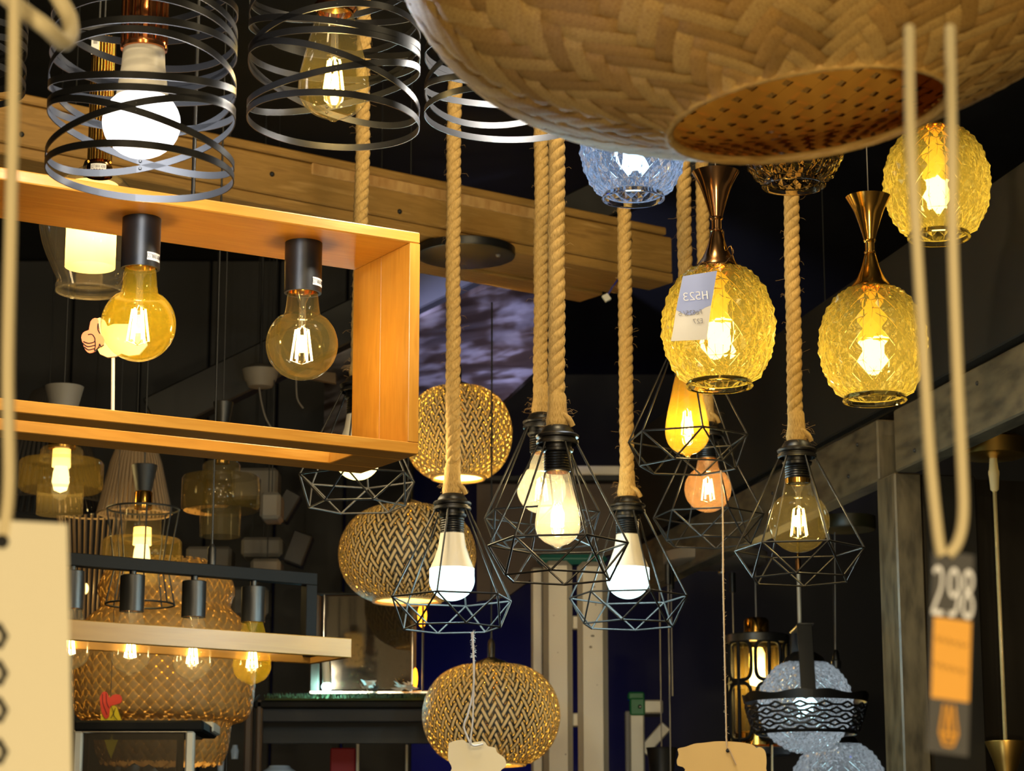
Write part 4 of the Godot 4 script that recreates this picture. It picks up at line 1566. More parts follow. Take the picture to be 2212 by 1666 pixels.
	slab(o, "corner_post", 668, 1284, 692, 1500, z, 0.025, M.brown_paint, 0.003)
	slab(o, "corner_post", 696, 1284, 702, 1500, z, 0.01, M.chrome, 0.001)
	slab(o, "corner_post", 888, 1284, 894, 1500, z, 0.01, M.chrome, 0.001)
	slab(o, "corner_post", 910, 1284, 916, 1500, z, 0.02, M.brown_paint, 0.002)
	slab(o, "front_pane", 703, 1288, 888, 1490, z, 0.006, M.dark_pane, 0.0)
	slab(o, "back_pane", 700, 1288, 900, 1490, z + 0.16, 0.006, M.wall_dark, 0.0)
	slab(o, "base_plate", 668, 1492, 940, 1500, z, 0.2, M.chrome, 0.002)
	slab(o, "top_rail", 664, 1280, 916, 1286, z, 0.02, M.bay_blue, 0.002)
	b = MB.new()
	for i in 340:
		var p := W(705 + rng.randf() * 180, 1490 - 130 * pow(rng.randf(), 1.3), z) - c + Vector3(0, 0, 0.001)
		b.ball(p, 0.0012 + rng.randf() * 0.0016, 5)
	part("seeds", b, M.smoke_pale, o).set_meta("kind", "stuff")
	b = MB.new()
	b.ball(W(706, 1484, z - 0.02) - c, 0.013, 14, 0.75)
	h = part("bulb", b, M.led_cool, o)
	omni(h, W(706, 1484, z - 0.02) - c, Color(0.6, 0.95, 1), 0.05, 0.01)
	part("bulb_neck", rod([W(706, 1476, z - 0.02) - c, W(703, 1420, z - 0.02) - c], 0.009, 12), M.white_plastic, o)
	b = MB.new()
	b.ball(W(897, 1466, z + 0.02) - c, 0.006, 12, 4.2)
	h = part("candle_bulb", b, M.candle, o)
	omni(h, W(897, 1466, z + 0.02) - c, Color(1, 0.65, 0.2), 0.02, 0.005)
	b = MB.new()
	b.ball(W(912, 1330, z + 0.03) - c, 0.011, 12, 2.6)
	h = part("candle_bulb", b, M.candle, o)
	omni(h, W(912, 1330, z + 0.03) - c, Color(1, 0.65, 0.2), 0.02, 0.008)
	for i in 2:
		var q: Array = [[796, 1497, "crumpled clear wrapping on the grass strip below the seeded glass"], [876, 1495, "crumpled clear wrapping at the right end of the grass strip"]][i]
		c = W(q[0], q[1], 5.48)
		o = thing("crumpled_wrapping", q[2], "wrapping", c)
		b = MB.new()
		for k in 14:
			var a := Vector3(rng.randf() - 0.5, rng.randf() * 0.6, rng.randf() - 0.5) * 0.03
			b.tri(a, a + Vector3(rng.randf(), rng.randf() - 0.4, rng.randf()) * 0.022, a + Vector3(-rng.randf(), rng.randf() * 0.8, rng.randf()) * 0.022)
		part("film", b, M.paper, o)
	# things under the table
	o = thing("red_carton", "dark red carton with white edge under the black table", "carton", W(735, 1720, 6.0))
	slab(o, "side", 712, 1616, 768, 1720, 6.0, 0.1, M.red, 0.003)
	slab(o, "white_edge", 768, 1604, 776, 1720, 5.99, 0.02, M.white_plastic, 0.002)
	o = thing("white_post", "thin pale upright post under the right end of the black table", "post", W(878, 1720, 6.0))
	slab(o, "upright", 875, 1608, 881, 1720, 6.0, 0.02, M.white_plastic, 0.002)
	for q in [[468, 1600, 485, 1666, "pale blue glass bottle beside the dark cable"], [498, 1610, 516, 1640, "small pale blue glass cup behind the table leg"], [566, 1655, 640, 1690, "low pale glass dish under the table top"]]:
		c = W((q[0] + q[2]) / 2.0, q[3], 5.8)
		o = thing("glassware", q[4], "glassware", c)
		var w: float = (q[2] - q[0]) / 2.0
		part("vessel", lath(prof(o, 5.8, [[q[3], w * 0.8], [q[1] + 12, w], [q[1] + 5, w * 0.7], [q[1], w * 0.6]]), 20), M.pale_blue_glass, o)


# ---------------------------------------------------------------- far middle
func middle_back() -> void:
	# sloping sheet with stone print and painted light blotches
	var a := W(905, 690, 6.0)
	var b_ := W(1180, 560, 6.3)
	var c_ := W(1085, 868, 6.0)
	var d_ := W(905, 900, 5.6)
	var o := thing("stone_print_panel", "sloping stone print sheet with painted light blotches behind the ropes", "panel", c_)
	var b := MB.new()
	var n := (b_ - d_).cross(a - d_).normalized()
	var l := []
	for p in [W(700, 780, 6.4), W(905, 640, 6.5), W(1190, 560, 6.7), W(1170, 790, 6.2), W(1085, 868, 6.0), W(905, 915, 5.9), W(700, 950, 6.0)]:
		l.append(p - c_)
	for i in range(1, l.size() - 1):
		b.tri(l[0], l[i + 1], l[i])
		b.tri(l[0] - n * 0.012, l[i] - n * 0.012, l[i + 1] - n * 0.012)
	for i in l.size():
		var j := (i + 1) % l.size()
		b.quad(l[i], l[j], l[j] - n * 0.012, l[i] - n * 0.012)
	part("sheet", b, M.stone_painted_light, o)
	# oval canopy under the beam, for the lowest ball lantern
	var z := 4.85
	var c := W(1006, 556, z)
	o = thing("oval_ceiling_canopy", "black round ceiling canopy under the lumber beam with three cord points", "ceiling canopy", c)
	part("dish", lath(prof(o, z, [[556, 0], [556, 100], [554, 106], [550, 107], [538, 107], [536, 104], [535, 0]]), 48), M.black_satin, o)
	var bb := MB.new()
	bb.ball(Vector3(70 * K(575, z), 0, 0.02), 0.006, 10)
	part("cord_grip", bb, M.grey_cable, o)
	woven_ball(990, 937, 5.45, 0.1205, 0.109, CEIL, 0.55, "woven ball lantern glowing yellow, highest of the three, beside the timber frame")
	woven_ball(880, 1198, 5.13, 0.145, 0.106, CEIL, 0.18, "woven ball lantern behind the first diamond cage with white bulb")
	woven_ball(1061, 1546, 5.2, 0.147, 0.112, W(0, 556, 4.85).y, 0.36, "lowest woven ball lantern, before the aluminium ladder")
	# aluminium extension ladder standing on end
	z = 6.2
	c = W(1230, 1720, z)
	o = thing("aluminium_ladder", "tall scuffed aluminium ladder rails with teal top cap", "ladder", c)
	slab(o, "rail", 1148, 1226, 1174, 1760, z + 0.05, 0.04, M.alu, 0.006)
	slab(o, "rail", 1175, 1210, 1236, 1760, z, 0.05, M.alu, 0.014)
	slab(o, "rail", 1250, 1212, 1312, 1760, z, 0.05, M.alu, 0.014)
	slab(o, "rung", 1236, 1330, 1250, 1360, z + 0.02, 0.03, M.alu, 0.003)
	slab(o, "rung", 1236, 1540, 1250, 1570, z + 0.02, 0.03, M.alu, 0.003)
	slab(o, "top_cap", 1160, 1196, 1312, 1218, z + 0.03, 0.06, M.teal, 0.012)
	for q in [[1284, 1268, 3, 1.0], [1287, 1306, 2, 1.5], [1280, 1374, 5, 0.6], [1276, 1398, 4, 0.8], [1222, 1630, 2, 1.2], [1290, 1480, 2, 0.5], [1196, 1330, 2, 0.7], [1205, 1410, 2, 0.5]]:
		bb = MB.new()
		bb.ball(Vector3.ZERO, q[2] * 0.0010, 8, q[3])
		var sm := part("scuff_mark", bb, M.grey_cable, o, W(q[0], q[1], z) - c)
		sm.scale.z = 0.15
	# folding step ladder behind it
	z = 6.4
	c = W(1395, 1720, z)
	o = thing("folding_step_ladder", "short folding step ladder with green corner cap", "ladder", c)
	slab(o, "front_rail", 1362, 1540, 1392, 1760, z, 0.03, M.alu, 0.004)
	slab(o, "side_rail", 1352, 1536, 1363, 1760, z + 0.02, 0.04, M.grey_cable, 0.003)
	slab(o, "top_step", 1391, 1512, 1432, 1542, z, 0.12, M.alu, 0.004)
	slab(o, "corner_cap", 1361, 1508, 1393, 1546, z - 0.004, 0.05, M.green, 0.004)
	slab(o, "corner_cap_side", 1357, 1495, 1392, 1512, z + 0.02, 0.06, M.green, 0.004)
	var p0 := W(1392, 1622, z + 0.02) - c
	var p1 := W(1436, 1572, z + 0.02) - c
	bb = MB.new()
	var dd := (p1 - p0).normalized()
	bb.bbox(Transform3D(Basis(dd, Vector3(-dd.y, dd.x, 0), Vector3.BACK), (p0 + p1) / 2), Vector3((p1 - p0).length() * 1.15, 0.032, 0.02), 0.003)
	part("brace", bb, M.alu, o)
	bb = MB.new()
	bb.ball(W(1382, 1527, z - 0.005) - c, 0.006, 10)
	part("rivet", bb, M.chrome, o)
	# brown board, pale strip
	o = thing("brown_board", "brown painted board leaning behind the diamond cages", "board", W(1110, 1330, 6.6))
	bb = MB.new()
	bb.prism(poly_px([[1030, 1030], [1345, 1034], [1345, 1190], [1150, 1250], [1095, 1290], [1030, 1300]], o.position, 6.6), 0.03)
	part("panel", bb, M.brown_paint, o)
	slab(o, "support_post", 1180, 1180, 1225, 2300, 6.62, 0.04, M.brown_paint)
	o = thing("pale_strip", "pale plank strip seen above the brown board", "plank", W(1200, 1032, 6.55))
	slab(o, "plank", 1240, 1006, 1340, 1026, 6.55, 0.05, M.white_plastic, 0.003)
	slab(o, "dark_board", 1030, 1026, 1345, 1040, 6.56, 0.05, M.black_matt, 0.003)  # plain black board along the lower edge of the plank
	# cable end with its terminal block on the beam
	z = 5.06
	c = W(1310, 645, z)
	o = thing("terminal_block", "white terminal block on a blue wire under the beam", "cable connector", c)
	bb = MB.new()
	for k in 2:
		bb.bbox(Transform3D(Basis(Vector3.BACK, 0.6), Vector3(0.006 * k - 0.003, 0.003 * k, 0)), Vector3(0.008, 0.016, 0.01), 0.001)
	part("block", bb, M.white_plastic, o)
	part("blue_wire", rod([Vector3(0.002, 0.006, 0), W(1322, 622, z) - c, W(1338, 600, z) - c, W(1342, 575, 5.13) - c], 0.002, 6), mat("wire_blue", Color(0.15, 0.17, 0.5), 0.5), o)
	# ceiling spot and cube shades seen through the frame
	z = 5.6
	c = W(562, 842, z)
	o = thing("grey_ceiling_lamp", "grey round ceiling lamp with dangling wires seen through the timber frame", "ceiling lamp", c)
	part("dish", lath(prof(o, z, [[838, 0], [836, 26], [826, 30], [822, 34], [800, 40], [790, 20], [788, 0]]), 32), M.grey_box, o)
	part("wire", rod(Array(curve([W(560, 838, z) - c, W(565, 870, z) - c, W(575, 905, z) - c, W(590, 930, z) - c], 5)), 0.002, 5), M.grey_cable, o)
	part("wire", rod(Array(curve([W(640, 815, z) - c, W(642, 860, z) - c, W(655, 882, z) - c], 5)), 0.002, 5), M.grey_cable, o)
	cord(o, Vector3(0, W(0, 790, z).y - c.y, 0), CEIL - c.y, 0.003, M.cable)
	var boxes := [[500, 1010, 600, 1078, 0.0, "grey cube shade above the others, right of the unlit glass pendant"], [520, 1160, 610, 1202, 0.16, "wide grey cube shade just above the black bar lamp"], [400, 1180, 500, 1236, 0.32, "grey cube shade behind the bar lamp's cord grip"], [540, 1206, 606, 1240, -0.16, "small grey cube shade touching the bar lamp's top bar"], [560, 1062, 606, 1120, -0.46, "upright grey cube shade beside the dark block"], [500, 1268, 580, 1330, 0.48, "grey cube shade inside the bar lamp's frame"]]
	for q in boxes:
		z = 6.0 + q[4]
		c = W((q[0] + q[2]) / 2.0, q[3], z)
		o = thing("grey_cube_shade", q[5], "lampshade", c)
		slab(o, "shade", q[0], q[1], q[2], q[3], z, 0.1, M.grey_box, 0.008)
		cord(o, W((q[0] + q[2]) / 2.0, q[1], z) - c + Vector3(0, 0, -0.05), CEIL - c.y, 0.0015, M.cable)
	for q in [[600, 1060, 640, 1130, 0.5, "upper dark tilted block lamp right of the grey cubes"], [622, 1150, 668, 1225, 0.35, "lower dark tilted block lamp beside the bar lamp's corner"]]:
		z = 5.9
		c = W((q[0] + q[2]) / 2.0, q[3], z)
		o = thing("dark_block_shade", q[5], "lampshade", c)
		bb = MB.new()
		bb.bbox(Transform3D(Basis(Vector3.BACK, -q[4]), W((q[0] + q[2]) / 2.0, (q[1] + q[3]) / 2.0, z) - c), Vector3((q[2] - q[0]) * 0.0011, (q[3] - q[1]) * 0.0011, 0.06), 0.004)
		part("shade", bb, M.dark_box, o)
	o = thing("dark_rafter", "slanting dark rafter crossing behind the timber frame", "rafter", W(560, 900, 5.76))
	var r0 := W(330, 905, 5.76)
	var r1 := W(1640, 272, 5.76)
	dd = (r1 - r0).normalized()
	bb = MB.new()
	bb.bbox(Transform3D(Basis(dd, Vector3(-dd.y, dd.x, 0).normalized(), Vector3.BACK), (r0 + r1) / 2 - o.position), Vector3((r1 - r0).length(), 0.10, 0.06), 0.004)
	part("timber", bb, M.black_matt, o)
	o = thing("beige_panel", "beige ceiling board patch seen low through the timber frame", "board", W(370, 900, 5.98))
	bb = MB.new()
	bb.prism(poly_px([[318, 886], [350, 866], [420, 848], [430, 860], [404, 905], [330, 915]], o.position, 5.98), 0.02)
	bb.prism(poly_px([[520, 812], [600, 790], [725, 806], [725, 828], [640, 812]], o.position, 5.98), 0.02)
	part("board", bb, M.fabric_beige, o)
	# a blue strip light on the floor behind the table washes the far wall
	o = thing("blue_strip_light", "blue strip light standing behind the display table", "strip light", W(1010, 1750, 7.6))
	bb = MB.new()
	bb.bbox(Transform3D(), Vector3(0.4, 0.03, 0.03), 0.004)
	part("led_bar", bb, M.led_blue, o)
	var sl := SpotLight3D.new()
	sl.name = "strip_glow"
	sl.light_color = Color(0.04, 0.12, 1.0)
	sl.light_energy = 0.55
	sl.spot_angle = 50
	sl.spot_range = 5
	sl.spot_attenuation = 2.0
	sl.light_size = 0.03
	sl.shadow_enabled = true
	sl.position = Vector3(0, 0.0, -0.02)
	sl.rotation.x = 0.45
	o.add_child(sl)
	# an unseen cool spot, added behind the timber frame to brighten the stone print
	o = thing("added_cool_spot_lamp", "added small cool spot lamp hidden behind the timber frame's end board", "spot lamp", W(820, 760, 5.2))
	part("housing", lath(PackedVector2Array([Vector2(0.02, 0.01), Vector2(0.03, 0.0), Vector2(0.03, 0.07), Vector2(0.01, 0.08), Vector2(0, 0.08)]), 20), M.black_satin, o)
	bb = MB.new()
	bb.ball(Vector3(0, 0, 0), 0.018, 12)
	part("bulb", bb, M.led_cool, o)
	cord(o, Vector3(0, 0.08, 0), CEIL - o.position.y, 0.002, M.cable)
	sl = SpotLight3D.new()
	sl.name = "spot_glow"
	sl.light_color = Color(0.74, 0.76, 1.0)
	sl.light_energy = 12.0
	sl.spot_angle = 20
	sl.spot_range = 5
	sl.spot_attenuation = 2.0
	sl.light_size = 0.016
	sl.shadow_enabled = true
	sl.position = Vector3(0.02, 0.0, 0)
	o.add_child(sl)
	sl.look_at_from_position(sl.global_position, W(1030, 700, 5.9))


# ---------------------------------------------------------------- right bay
func right_back() -> void:
	# round black canopy with cords
	var z := 5.4
	var c := W(1545, 1225, z)
	var o := thing("round_canopy", "large round black ceiling canopy with thin cords and a chrome knob", "ceiling canopy", c)
	part("drum", lath(prof(o, z, [[1222, 0], [1220, 108], [1217, 112], [1196, 113], [1194, 110], [1193, 0]]), 56), mat("canopy_brown", Color(0.42, 0.38, 0.33), 0.5), o)
	var b := MB.new()
	b.ball(W(1554, 1244, z) - c + Vector3(0, 0, 0.06), 0.008, 12)
	part("knob", b, M.chrome, o)
	for q in [[1440, 1700, 0.04], [1590, 1372, -0.1], [1452, 1500, -0.05]]:
		var p := W(q[0], 1222, z) - c
		part("cord", rod([Vector3(p.x, 0, q[2]), Vector3(p.x, W(0, q[1], z).y - c.y, q[2])], 0.0016, 6), M.grey_cable, o)
		part("cord_grip", rod([Vector3(p.x, 0, q[2]), Vector3(p.x, -0.045, q[2])], 0.008, 10), M.black_plastic, o)
	z = 5.0
	c = W(1830, 1150, z)
	o = thing("round_canopy", "smaller olive ceiling canopy right of the last globe bulb", "ceiling canopy", c)
	part("drum", lath(prof(o, z, [[1148, 0], [1146, 60], [1142, 62], [1118, 62], [1112, 0]]), 40), mat("olive", Color(0.20, 0.17, 0.07), 0.4), o)
	var p2 := W(1803, 1146, z) - c
	part("cord", rod([Vector3(p2.x, 0, 0), W(1805, 1408, z) - c], 0.0014, 6), M.grey_cable, o)
	part("socket_end", lath(prof(o, z, [[1446, 9], [1444, 11], [1428, 11], [1426, 8], [1408, 6], [1404, 3]]), 14), M.black_plastic, o, Vector3(W(1806, 1420, z).x - c.x, 0, 0))
	# drum lamp in a black loop cage
	z = 5.3
	c = W(1640, 1640, z)
	o = thing("loop_cage_lamp", "amber glass drum lamp in a black oval loop cage with brass top", "pendant lamp", c)
	part("top_disc", lath(prof(o, z, [[1392, 60], [1390, 70], [1374, 70], [1372, 66], [1371, 0]]), 44), M.black_satin, o)
	part("brass_top", lath(prof(o, z, [[1372, 27], [1342, 27], [1336, 22], [1334, 0]]), 32), M.brass, o)
	part("base_disc", lath(prof(o, z, [[1634, 0], [1632, 68], [1618, 68], [1616, 60], [1614, 0]]), 44), M.black_satin, o)
	part("brass_base", lath(prof(o, z, [[1612, 52], [1586, 52], [1582, 48]]), 36), M.brass, o)
	part("glass_drum", lath(prof(o, z, [[1586, 50], [1392, 50]]), 40), M.smoke_glass, o)
	var h := part("bulb", lath(prof(o, z, [[1484, 0], [1480, 16], [1470, 18], [1450, 17], [1446, 14]]), 24), M.tube_warm, o)
	part("bulb_sleeve", lath(prof(o, z, [[1448, 17], [1412, 17], [1400, 12]]), 24), M.frosted, h)
	omni(h, Vector3(0, W(0, 1465, z).y - c.y, 0), Color(1, 0.85, 0.5), 0.10, 0.014)
	var kk := K(1500, z)
	for i in 6:
		var a := TAU * i / 6 + 0.3
		for s in 2:
			var loop := PackedVector3Array()
			var ym := W(0, 1432 if s == 0 else 1541, z).y - c.y
			for j in 33:
				var t := TAU * j / 32
				var u := a + (i % 2) * 0.0 + signf(cos(t)) * pow(absf(cos(t)), 0.5) * 30 * kk / (66 * kk)
				loop.append(Vector3(sin(u) * 66 * kk, ym + signf(sin(t)) * pow(absf(sin(t)), 0.5) * (42 if s == 0 else 60) * kk, cos(u) * 66 * kk))
			b = MB.new()
			b.tube(loop, 0.0042, 6, false)
			part("cage_loop", b, M.black_metal, o)
		part("cage_bar", rod([Vector3(sin(a) * 66 * kk, W(0, 1392, z).y - c.y, cos(a) * 66 * kk), Vector3(sin(a) * 66 * kk, W(0, 1620, z).y - c.y, cos(a) * 66 * kk)], 0.0045, 6), M.black_metal, o)
	cord(o, Vector3(0, W(0, 1336, z).y - c.y, 0), W(0, 1222, z).y - c.y, 0.002, M.grey_cable)
	part("pull_string", rod([W(1668, 1610, z - 0.07) - c, W(1668, 1700, z - 0.07) - c], 0.0022, 5), M.strap, o)
	# cut crystal balls in hexagon bands
	crystal(1740, 1524, 4.95, true, "cut crystal ball lamp held in a black hexagon mesh band")
	crystal(1812, 1700, 5.26, false, "second cut crystal ball lamp half out of view at the bottom")
	o = thing("dark_cone_shade", "small black cone shade at the bottom between ladder and tan tag", "lampshade", W(1430, 1700, 5.6))
	part("shade", lath(prof(o, 5.6, [[1720, 20], [1620, 32], [1616, 34]]), 28), M.black_satin, o)
	cord(o, Vector3(0, W(0, 1640, 5.6).y - o.position.y, 0), W(0, 1240, 5.6).y - o.position.y, 0.0016, M.grey_cable)
	# brass pendant at the right edge
	z = 4.15
	c = W(2176, 1700, z)
	o = thing("brass_cone_pendant_lamp", "brass cone pendant on clear cord under a round brass ceiling rose", "pendant lamp", c)
	var k := K(980, z)
	var top := W(2176, 985, z).y - c.y
	part("ceiling_rose", lath(PackedVector2Array([Vector2(0, top - 6 * k), Vector2(62 * k, top - 4 * k), Vector2(70 * k, top), Vector2(70 * k, top + 34 * k), Vector2(62 * k, top + 40 * k), Vector2(0, top + 40 * k)]), 48), M.brass_soft, o)
	part("cord_grip", lath(PackedVector2Array([Vector2(5 * k, top - 78 * k), Vector2(9 * k, top - 74 * k), Vector2(11 * k, top - 46 * k), Vector2(12 * k, top - 42 * k), Vector2(12 * k, top - 34 * k), Vector2(10 * k, top - 30 * k), Vector2(8 * k, top - 4 * k)]), 20), M.frosted, o)
	cord(o, Vector3(0, W(0, 1606, z).y - c.y, 0), top - 60 * k, 0.0038, M.clear_cord)
	part("wire_core", rod([Vector3(0.001, W(0, 1606, z).y - c.y, 0.002), Vector3(0.001, top - 60 * k, 0.002)], 0.0009, 5), M.bronze, o)
	part("cone", lath(prof(o, z, [[1700, 12], [1680, 18], [1640, 30], [1604, 44], [1602, 44], [1606, 42], [1640, 4]]), 36), M.brass_soft, o)


func crystal(x: float, row: float, z: float, upper: bool, label: String) -> void:
	var c := W(x, row, z)
	var k := K(row, z)
	var o := thing("crystal_ball_lamp", label, "pendant lamp", c, "cut crystal ball lamps")
	var line := round_line(100 * k, 100 * k, -1.5, 1.2, 1.0, 30)
	part("crystal_ball", facets(line, 24, 20, 5.0 * k, 4.0 * k, M.crystal, 9, M.crystal_inside), M.crystal, o)
	part("cap", lath(sc([Vector2(40, 88), Vector2(46, 92), Vector2(40, 104), Vector2(24, 114), Vector2(0, 118)], k), 28), M.black_satin, o)
	# band: a shallow bowl cut into hexagons; one row of struts per cell edge
	var at := func(v: float, u: float, out := 0.0) -> Vector3:
		var r := lerpf(108, 137, pow(maxf(v, 0.0), 0.7)) * k + out
		var y := lerpf(-62, 22, v) * k
		return Vector3(sin(u) * r, y, cos(u) * r)
	var n := 15
	for s in [[-0.02, 0.05, 0.0], [0.80, 1.0, 0.04]]:
		var rows := []
		for j in 2:
			var row_ := PackedVector3Array()
			for i in n * 8 + 1:
				var u := TAU * i / (n * 8)
				row_.append(at.call(s[j] + (s[2] * sin(u * n * 0.5) if j == 1 else 0.0), u))
			rows.append(row_)
		var b := MB.new()
		b.sheet(rows, 0.0015)
		part("band_edge", b, M.black_satin, o)
	for r in 5:
		for i in n:
			var u := TAU * (i + 0.5 * (r % 2)) / n
			var du := TAU / n / 2
			var v := 0.05 + 0.15 * r
			var b := MB.new()
			for e in [[u - du * 0.4, v, u - du, v + 0.085], [u + du * 0.4, v, u + du, v + 0.085], [u - du * 0.4, v, u + du * 0.4, v], [u - du, v + 0.085, u - du, v + 0.085]]:
				var p: Vector3 = at.call(e[1], e[0])
				var q: Vector3 = at.call(e[3], e[2])
				if p.distance_to(q) > 0.001:
					b.tube(PackedVector3Array([p, q]), 2.6 * k, 5, true)
			for e in [[u - du * 0.4, v, u - du, v - 0.065], [u + du * 0.4, v, u + du, v - 0.065]]:
				if r > 0:
					b.tube(PackedVector3Array([at.call(e[1], e[0]), at.call(e[3], e[2])]), 2.6 * k, 5, true)
			part("hexagon_cell", b, M.black_satin, o)
	var b := MB.new()
	b.ball(Vector3(0, 0, 0), 22 * k, 14)
	var h := part("bulb", b, M.led_cool, o)
	omni(h, Vector3.ZERO, Color(0.92, 0.97, 1), 0.13, 0.012)
	if not upper:
		cord(o, Vector3(0, 116 * k, 0), CEIL - c.y, 0.0014, M.black_matt)
		return
	# handle strap and rod
	var t := MB.new()
	t.bbox(Transform3D(Basis(Vector3.RIGHT, -0.28), Vector3(-8 * k, 92 * k, 104 * k)), Vector3(32 * k, 158 * k, 0.004), 0.001)
	part("strap", t, M.black_satin, o)
	t = MB.new()
	t.bbox(Transform3D(Basis(Vector3.RIGHT, 0.28), Vector3(-2 * k, 92 * k, -104 * k)), Vector3(32 * k, 158 * k, 0.004), 0.001)
	part("strap", t, M.black_satin, o)
	t = MB.new()
	t.bbox(Transform3D(Basis(), Vector3(-4 * k, 167 * k, 0)), Vector3(34 * k, 0.004, 172 * k), 0.001)
	part("strap", t, M.black_satin, o)
	if true:
		part("rod", rod([Vector3(-8 * k, 166 * k, 0), Vector3(-8 * k, 300 * k, 0)], 0.0042, 10), M.alu, o)
		cord(o, Vector3(-8 * k, 300 * k, 0), CEIL - c.y, 0.003, M.brass)
		part("rod_joint", rod([Vector3(-8 * k, 290 * k, 0), Vector3(-8 * k, 318 * k, 0)], 0.006, 10), M.bronze, o)


# ---------------------------------------------------------------- tags on strings
func string_tags() -> void:
	var z := 3.56
	var c := W(1030, 1690, z)
	var o := thing("cloud_tag", "cream cloud-shaped card tag on white twine below the first diamond cage", "price tag", c)
	var b := MB.new()
	b.prism(smooth2(Array(poly_px([[969, 1606], [985, 1600], [1002, 1599], [1012, 1606], [1030, 1603], [1046, 1602], [1054, 1612], [1070, 1616], [1074, 1626], [1090, 1638], [1093, 1655], [1080, 1668], [1078, 1700], [975, 1700], [966, 1680], [976, 1660], [968, 1640], [969, 1606]], c, z)), 3), 0.0009)
	part("card", b, M.cream_card, o)
	var s := []
	for q in [[1019, 1366], [1022, 1400], [1024, 1450], [1021, 1500], [1010, 1545], [1002, 1570], [1012, 1598], [1018, 1610]]:
		s.append(W(q[0], q[1], z - 0.004) - c)
	part("twine", rod(Array(curve(s, 6)), 0.0016, 6), M.white_twine, o)
	s = []
	for q in [[1021, 1366], [1023, 1420], [1023, 1500], [1021, 1560], [1018, 1608], [1044, 1608]]:
		s.append(W(q[0], q[1], z - 0.006) - c)
	part("twine", rod(Array(curve(s, 6)), 0.0014, 6), M.white_twine, o)
	var f := MB.new()
	rng.seed = 4
	for i in 90:
		var p := W(1020 + rng.randf() * 4, 1366 + rng.randf() * 60, z - 0.005) - c
		f.tube(PackedVector3Array([p, p + Vector3(rng.randf() - 0.5, rng.randf() - 0.5, rng.randf() - 0.5) * 0.009]), 0.0002, 3, false)
	part("twine_fuzz", f, M.white_twine, o).set_meta("kind", "stuff")
	z = 3.6
	c = W(1560, 1690, z)
	o = thing("scalloped_tag", "tan scalloped card tag on long brown twine below the amber teardrop cage", "price tag", c)
	b = MB.new()
	b.prism(smooth2(Array(poly_px([[1462, 1642], [1466, 1630], [1464, 1618], [1480, 1614], [1500, 1607], [1520, 1605], [1545, 1602], [1570, 1602], [1600, 1604], [1625, 1609], [1634, 1616], [1640, 1614], [1650, 1619], [1655, 1632], [1655, 1660], [1645, 1700], [1485, 1700], [1480, 1662], [1464, 1654], [1462, 1642]], c, z)), 3), 0.0009)
	part("card", b, M.tan_card, o)
	s = []
	for q in [[1557, 1016], [1561, 1100], [1562, 1250], [1565, 1400], [1568, 1540], [1570, 1608], [1576, 1620], [1590, 1652]]:
		s.append(W(q[0], q[1], z - 0.003) - c)
	part("twine", rod(Array(curve(s, 6)), 0.0013, 6), M.twine, o)
	f = MB.new()
	for i in 150:
		var yy := 1020 + rng.randf() * 580
		var p := W(1558 + (yy - 1016) * 0.02, yy, z - 0.003) - c
		f.tube(PackedVector3Array([p, p + Vector3(rng.randf() - 0.5, rng.randf() - 0.5, rng.randf() - 0.5) * 0.008]), 0.0002, 3, false)
	part("twine_fuzz", f, M.twine, o).set_meta("kind", "stuff")
	b = MB.new()
	b.ball(W(1572, 1622, z - 0.001) - c, 0.003, 8)
	part("eyelet", b, M.ink, o)
	# paper ticket tied to the first cut glass pendant
	z = 3.085
	c = W(1498, 737, z)
	o = thing("paper_ticket", "white paper ticket with mirrored print hanging on the tagged amber pendant", "price tag", c)
	var rows := []
	for j in 9:
		var t := j / 8.0
		var row := PackedVector3Array()
		for i in 7:
			var u := i / 6.0
			var x: float = lerpf(lerpf(1449, 1526, u), lerpf(1475, 1549, u), pow(t, 0.8)) - 3.0 * sin(t * PI)
			var y: float = lerpf(lerpf(737, 734, u), lerpf(597, 585, u), t)
			row.append(W(x, y, z - 0.006 * sin(u * PI)) - c)
		rows.append(row)
	b = MB.new()
	b.sheet(rows, 0.0003)
	var card := part("ticket", b, M.paper, o)
	b = MB.new()
	var top := []
	for j in 6:
		var row := PackedVector3Array()
		for i in 7:
			var lo: Vector3 = rows[3][i].lerp(rows[4][i], 0.5 + 0.5 * sin(i * 0.9 + 2.4))
			row.append(lo.lerp(rows[8][i], j / 5.0) + Vector3(0, 0, 0.0004))
		top.append(row)
	b.grid(top)
	part("blue_print", b, M.blue_print, card)
	for q in [["H523", 1503, 640, 0.011, "pale"], ["Fe625/ 5", 1491, 676, 0.0062, "grey"], ["E27", 1508, 694, 0.0062, "grey"]]:
		var t := part("lettering", letters(q[0], q[3], 0.0002, 0.0, true), M.pale_ink if q[4] == "pale" else M.grey_ink, card)
		t.transform = Transform3D(Basis(Vector3.UP, 0.0) * Basis(Vector3.BACK, 0.09), W(q[1], q[2], z - 0.0075) - c)
	b = MB.new()
	b.ball(W(1510, 597, z - 0.004) - c, 0.0016, 8)
	part("eyelet", b, M.ink, card)
	s = []
	for q in [[1509, 596, 0.0], [1503, 588, 0.0], [1518, 566, 0.03], [1548, 580, 0.0], [1583, 549, 0.02], [1577, 532, 0.05], [1566, 540, 0.06], [1563, 500, 0.08]]:
		s.append(W(q[0], q[1], z + q[2] * 0.8) - c)
	part("wire_tie", rod(Array(curve(s, 6)), 0.0005, 5), M.brass, o)
	s = []
	for q in [[1579, 531, 0.04], [1583, 552, 0.03], [1592, 575, 0.04], [1600, 584, 0.05]]:
		s.append(W(q[0], q[1], z + q[2] * 0.8) - c)
	part("wire_tie", rod(Array(curve(s, 6)), 0.0005, 5), M.brass, o)


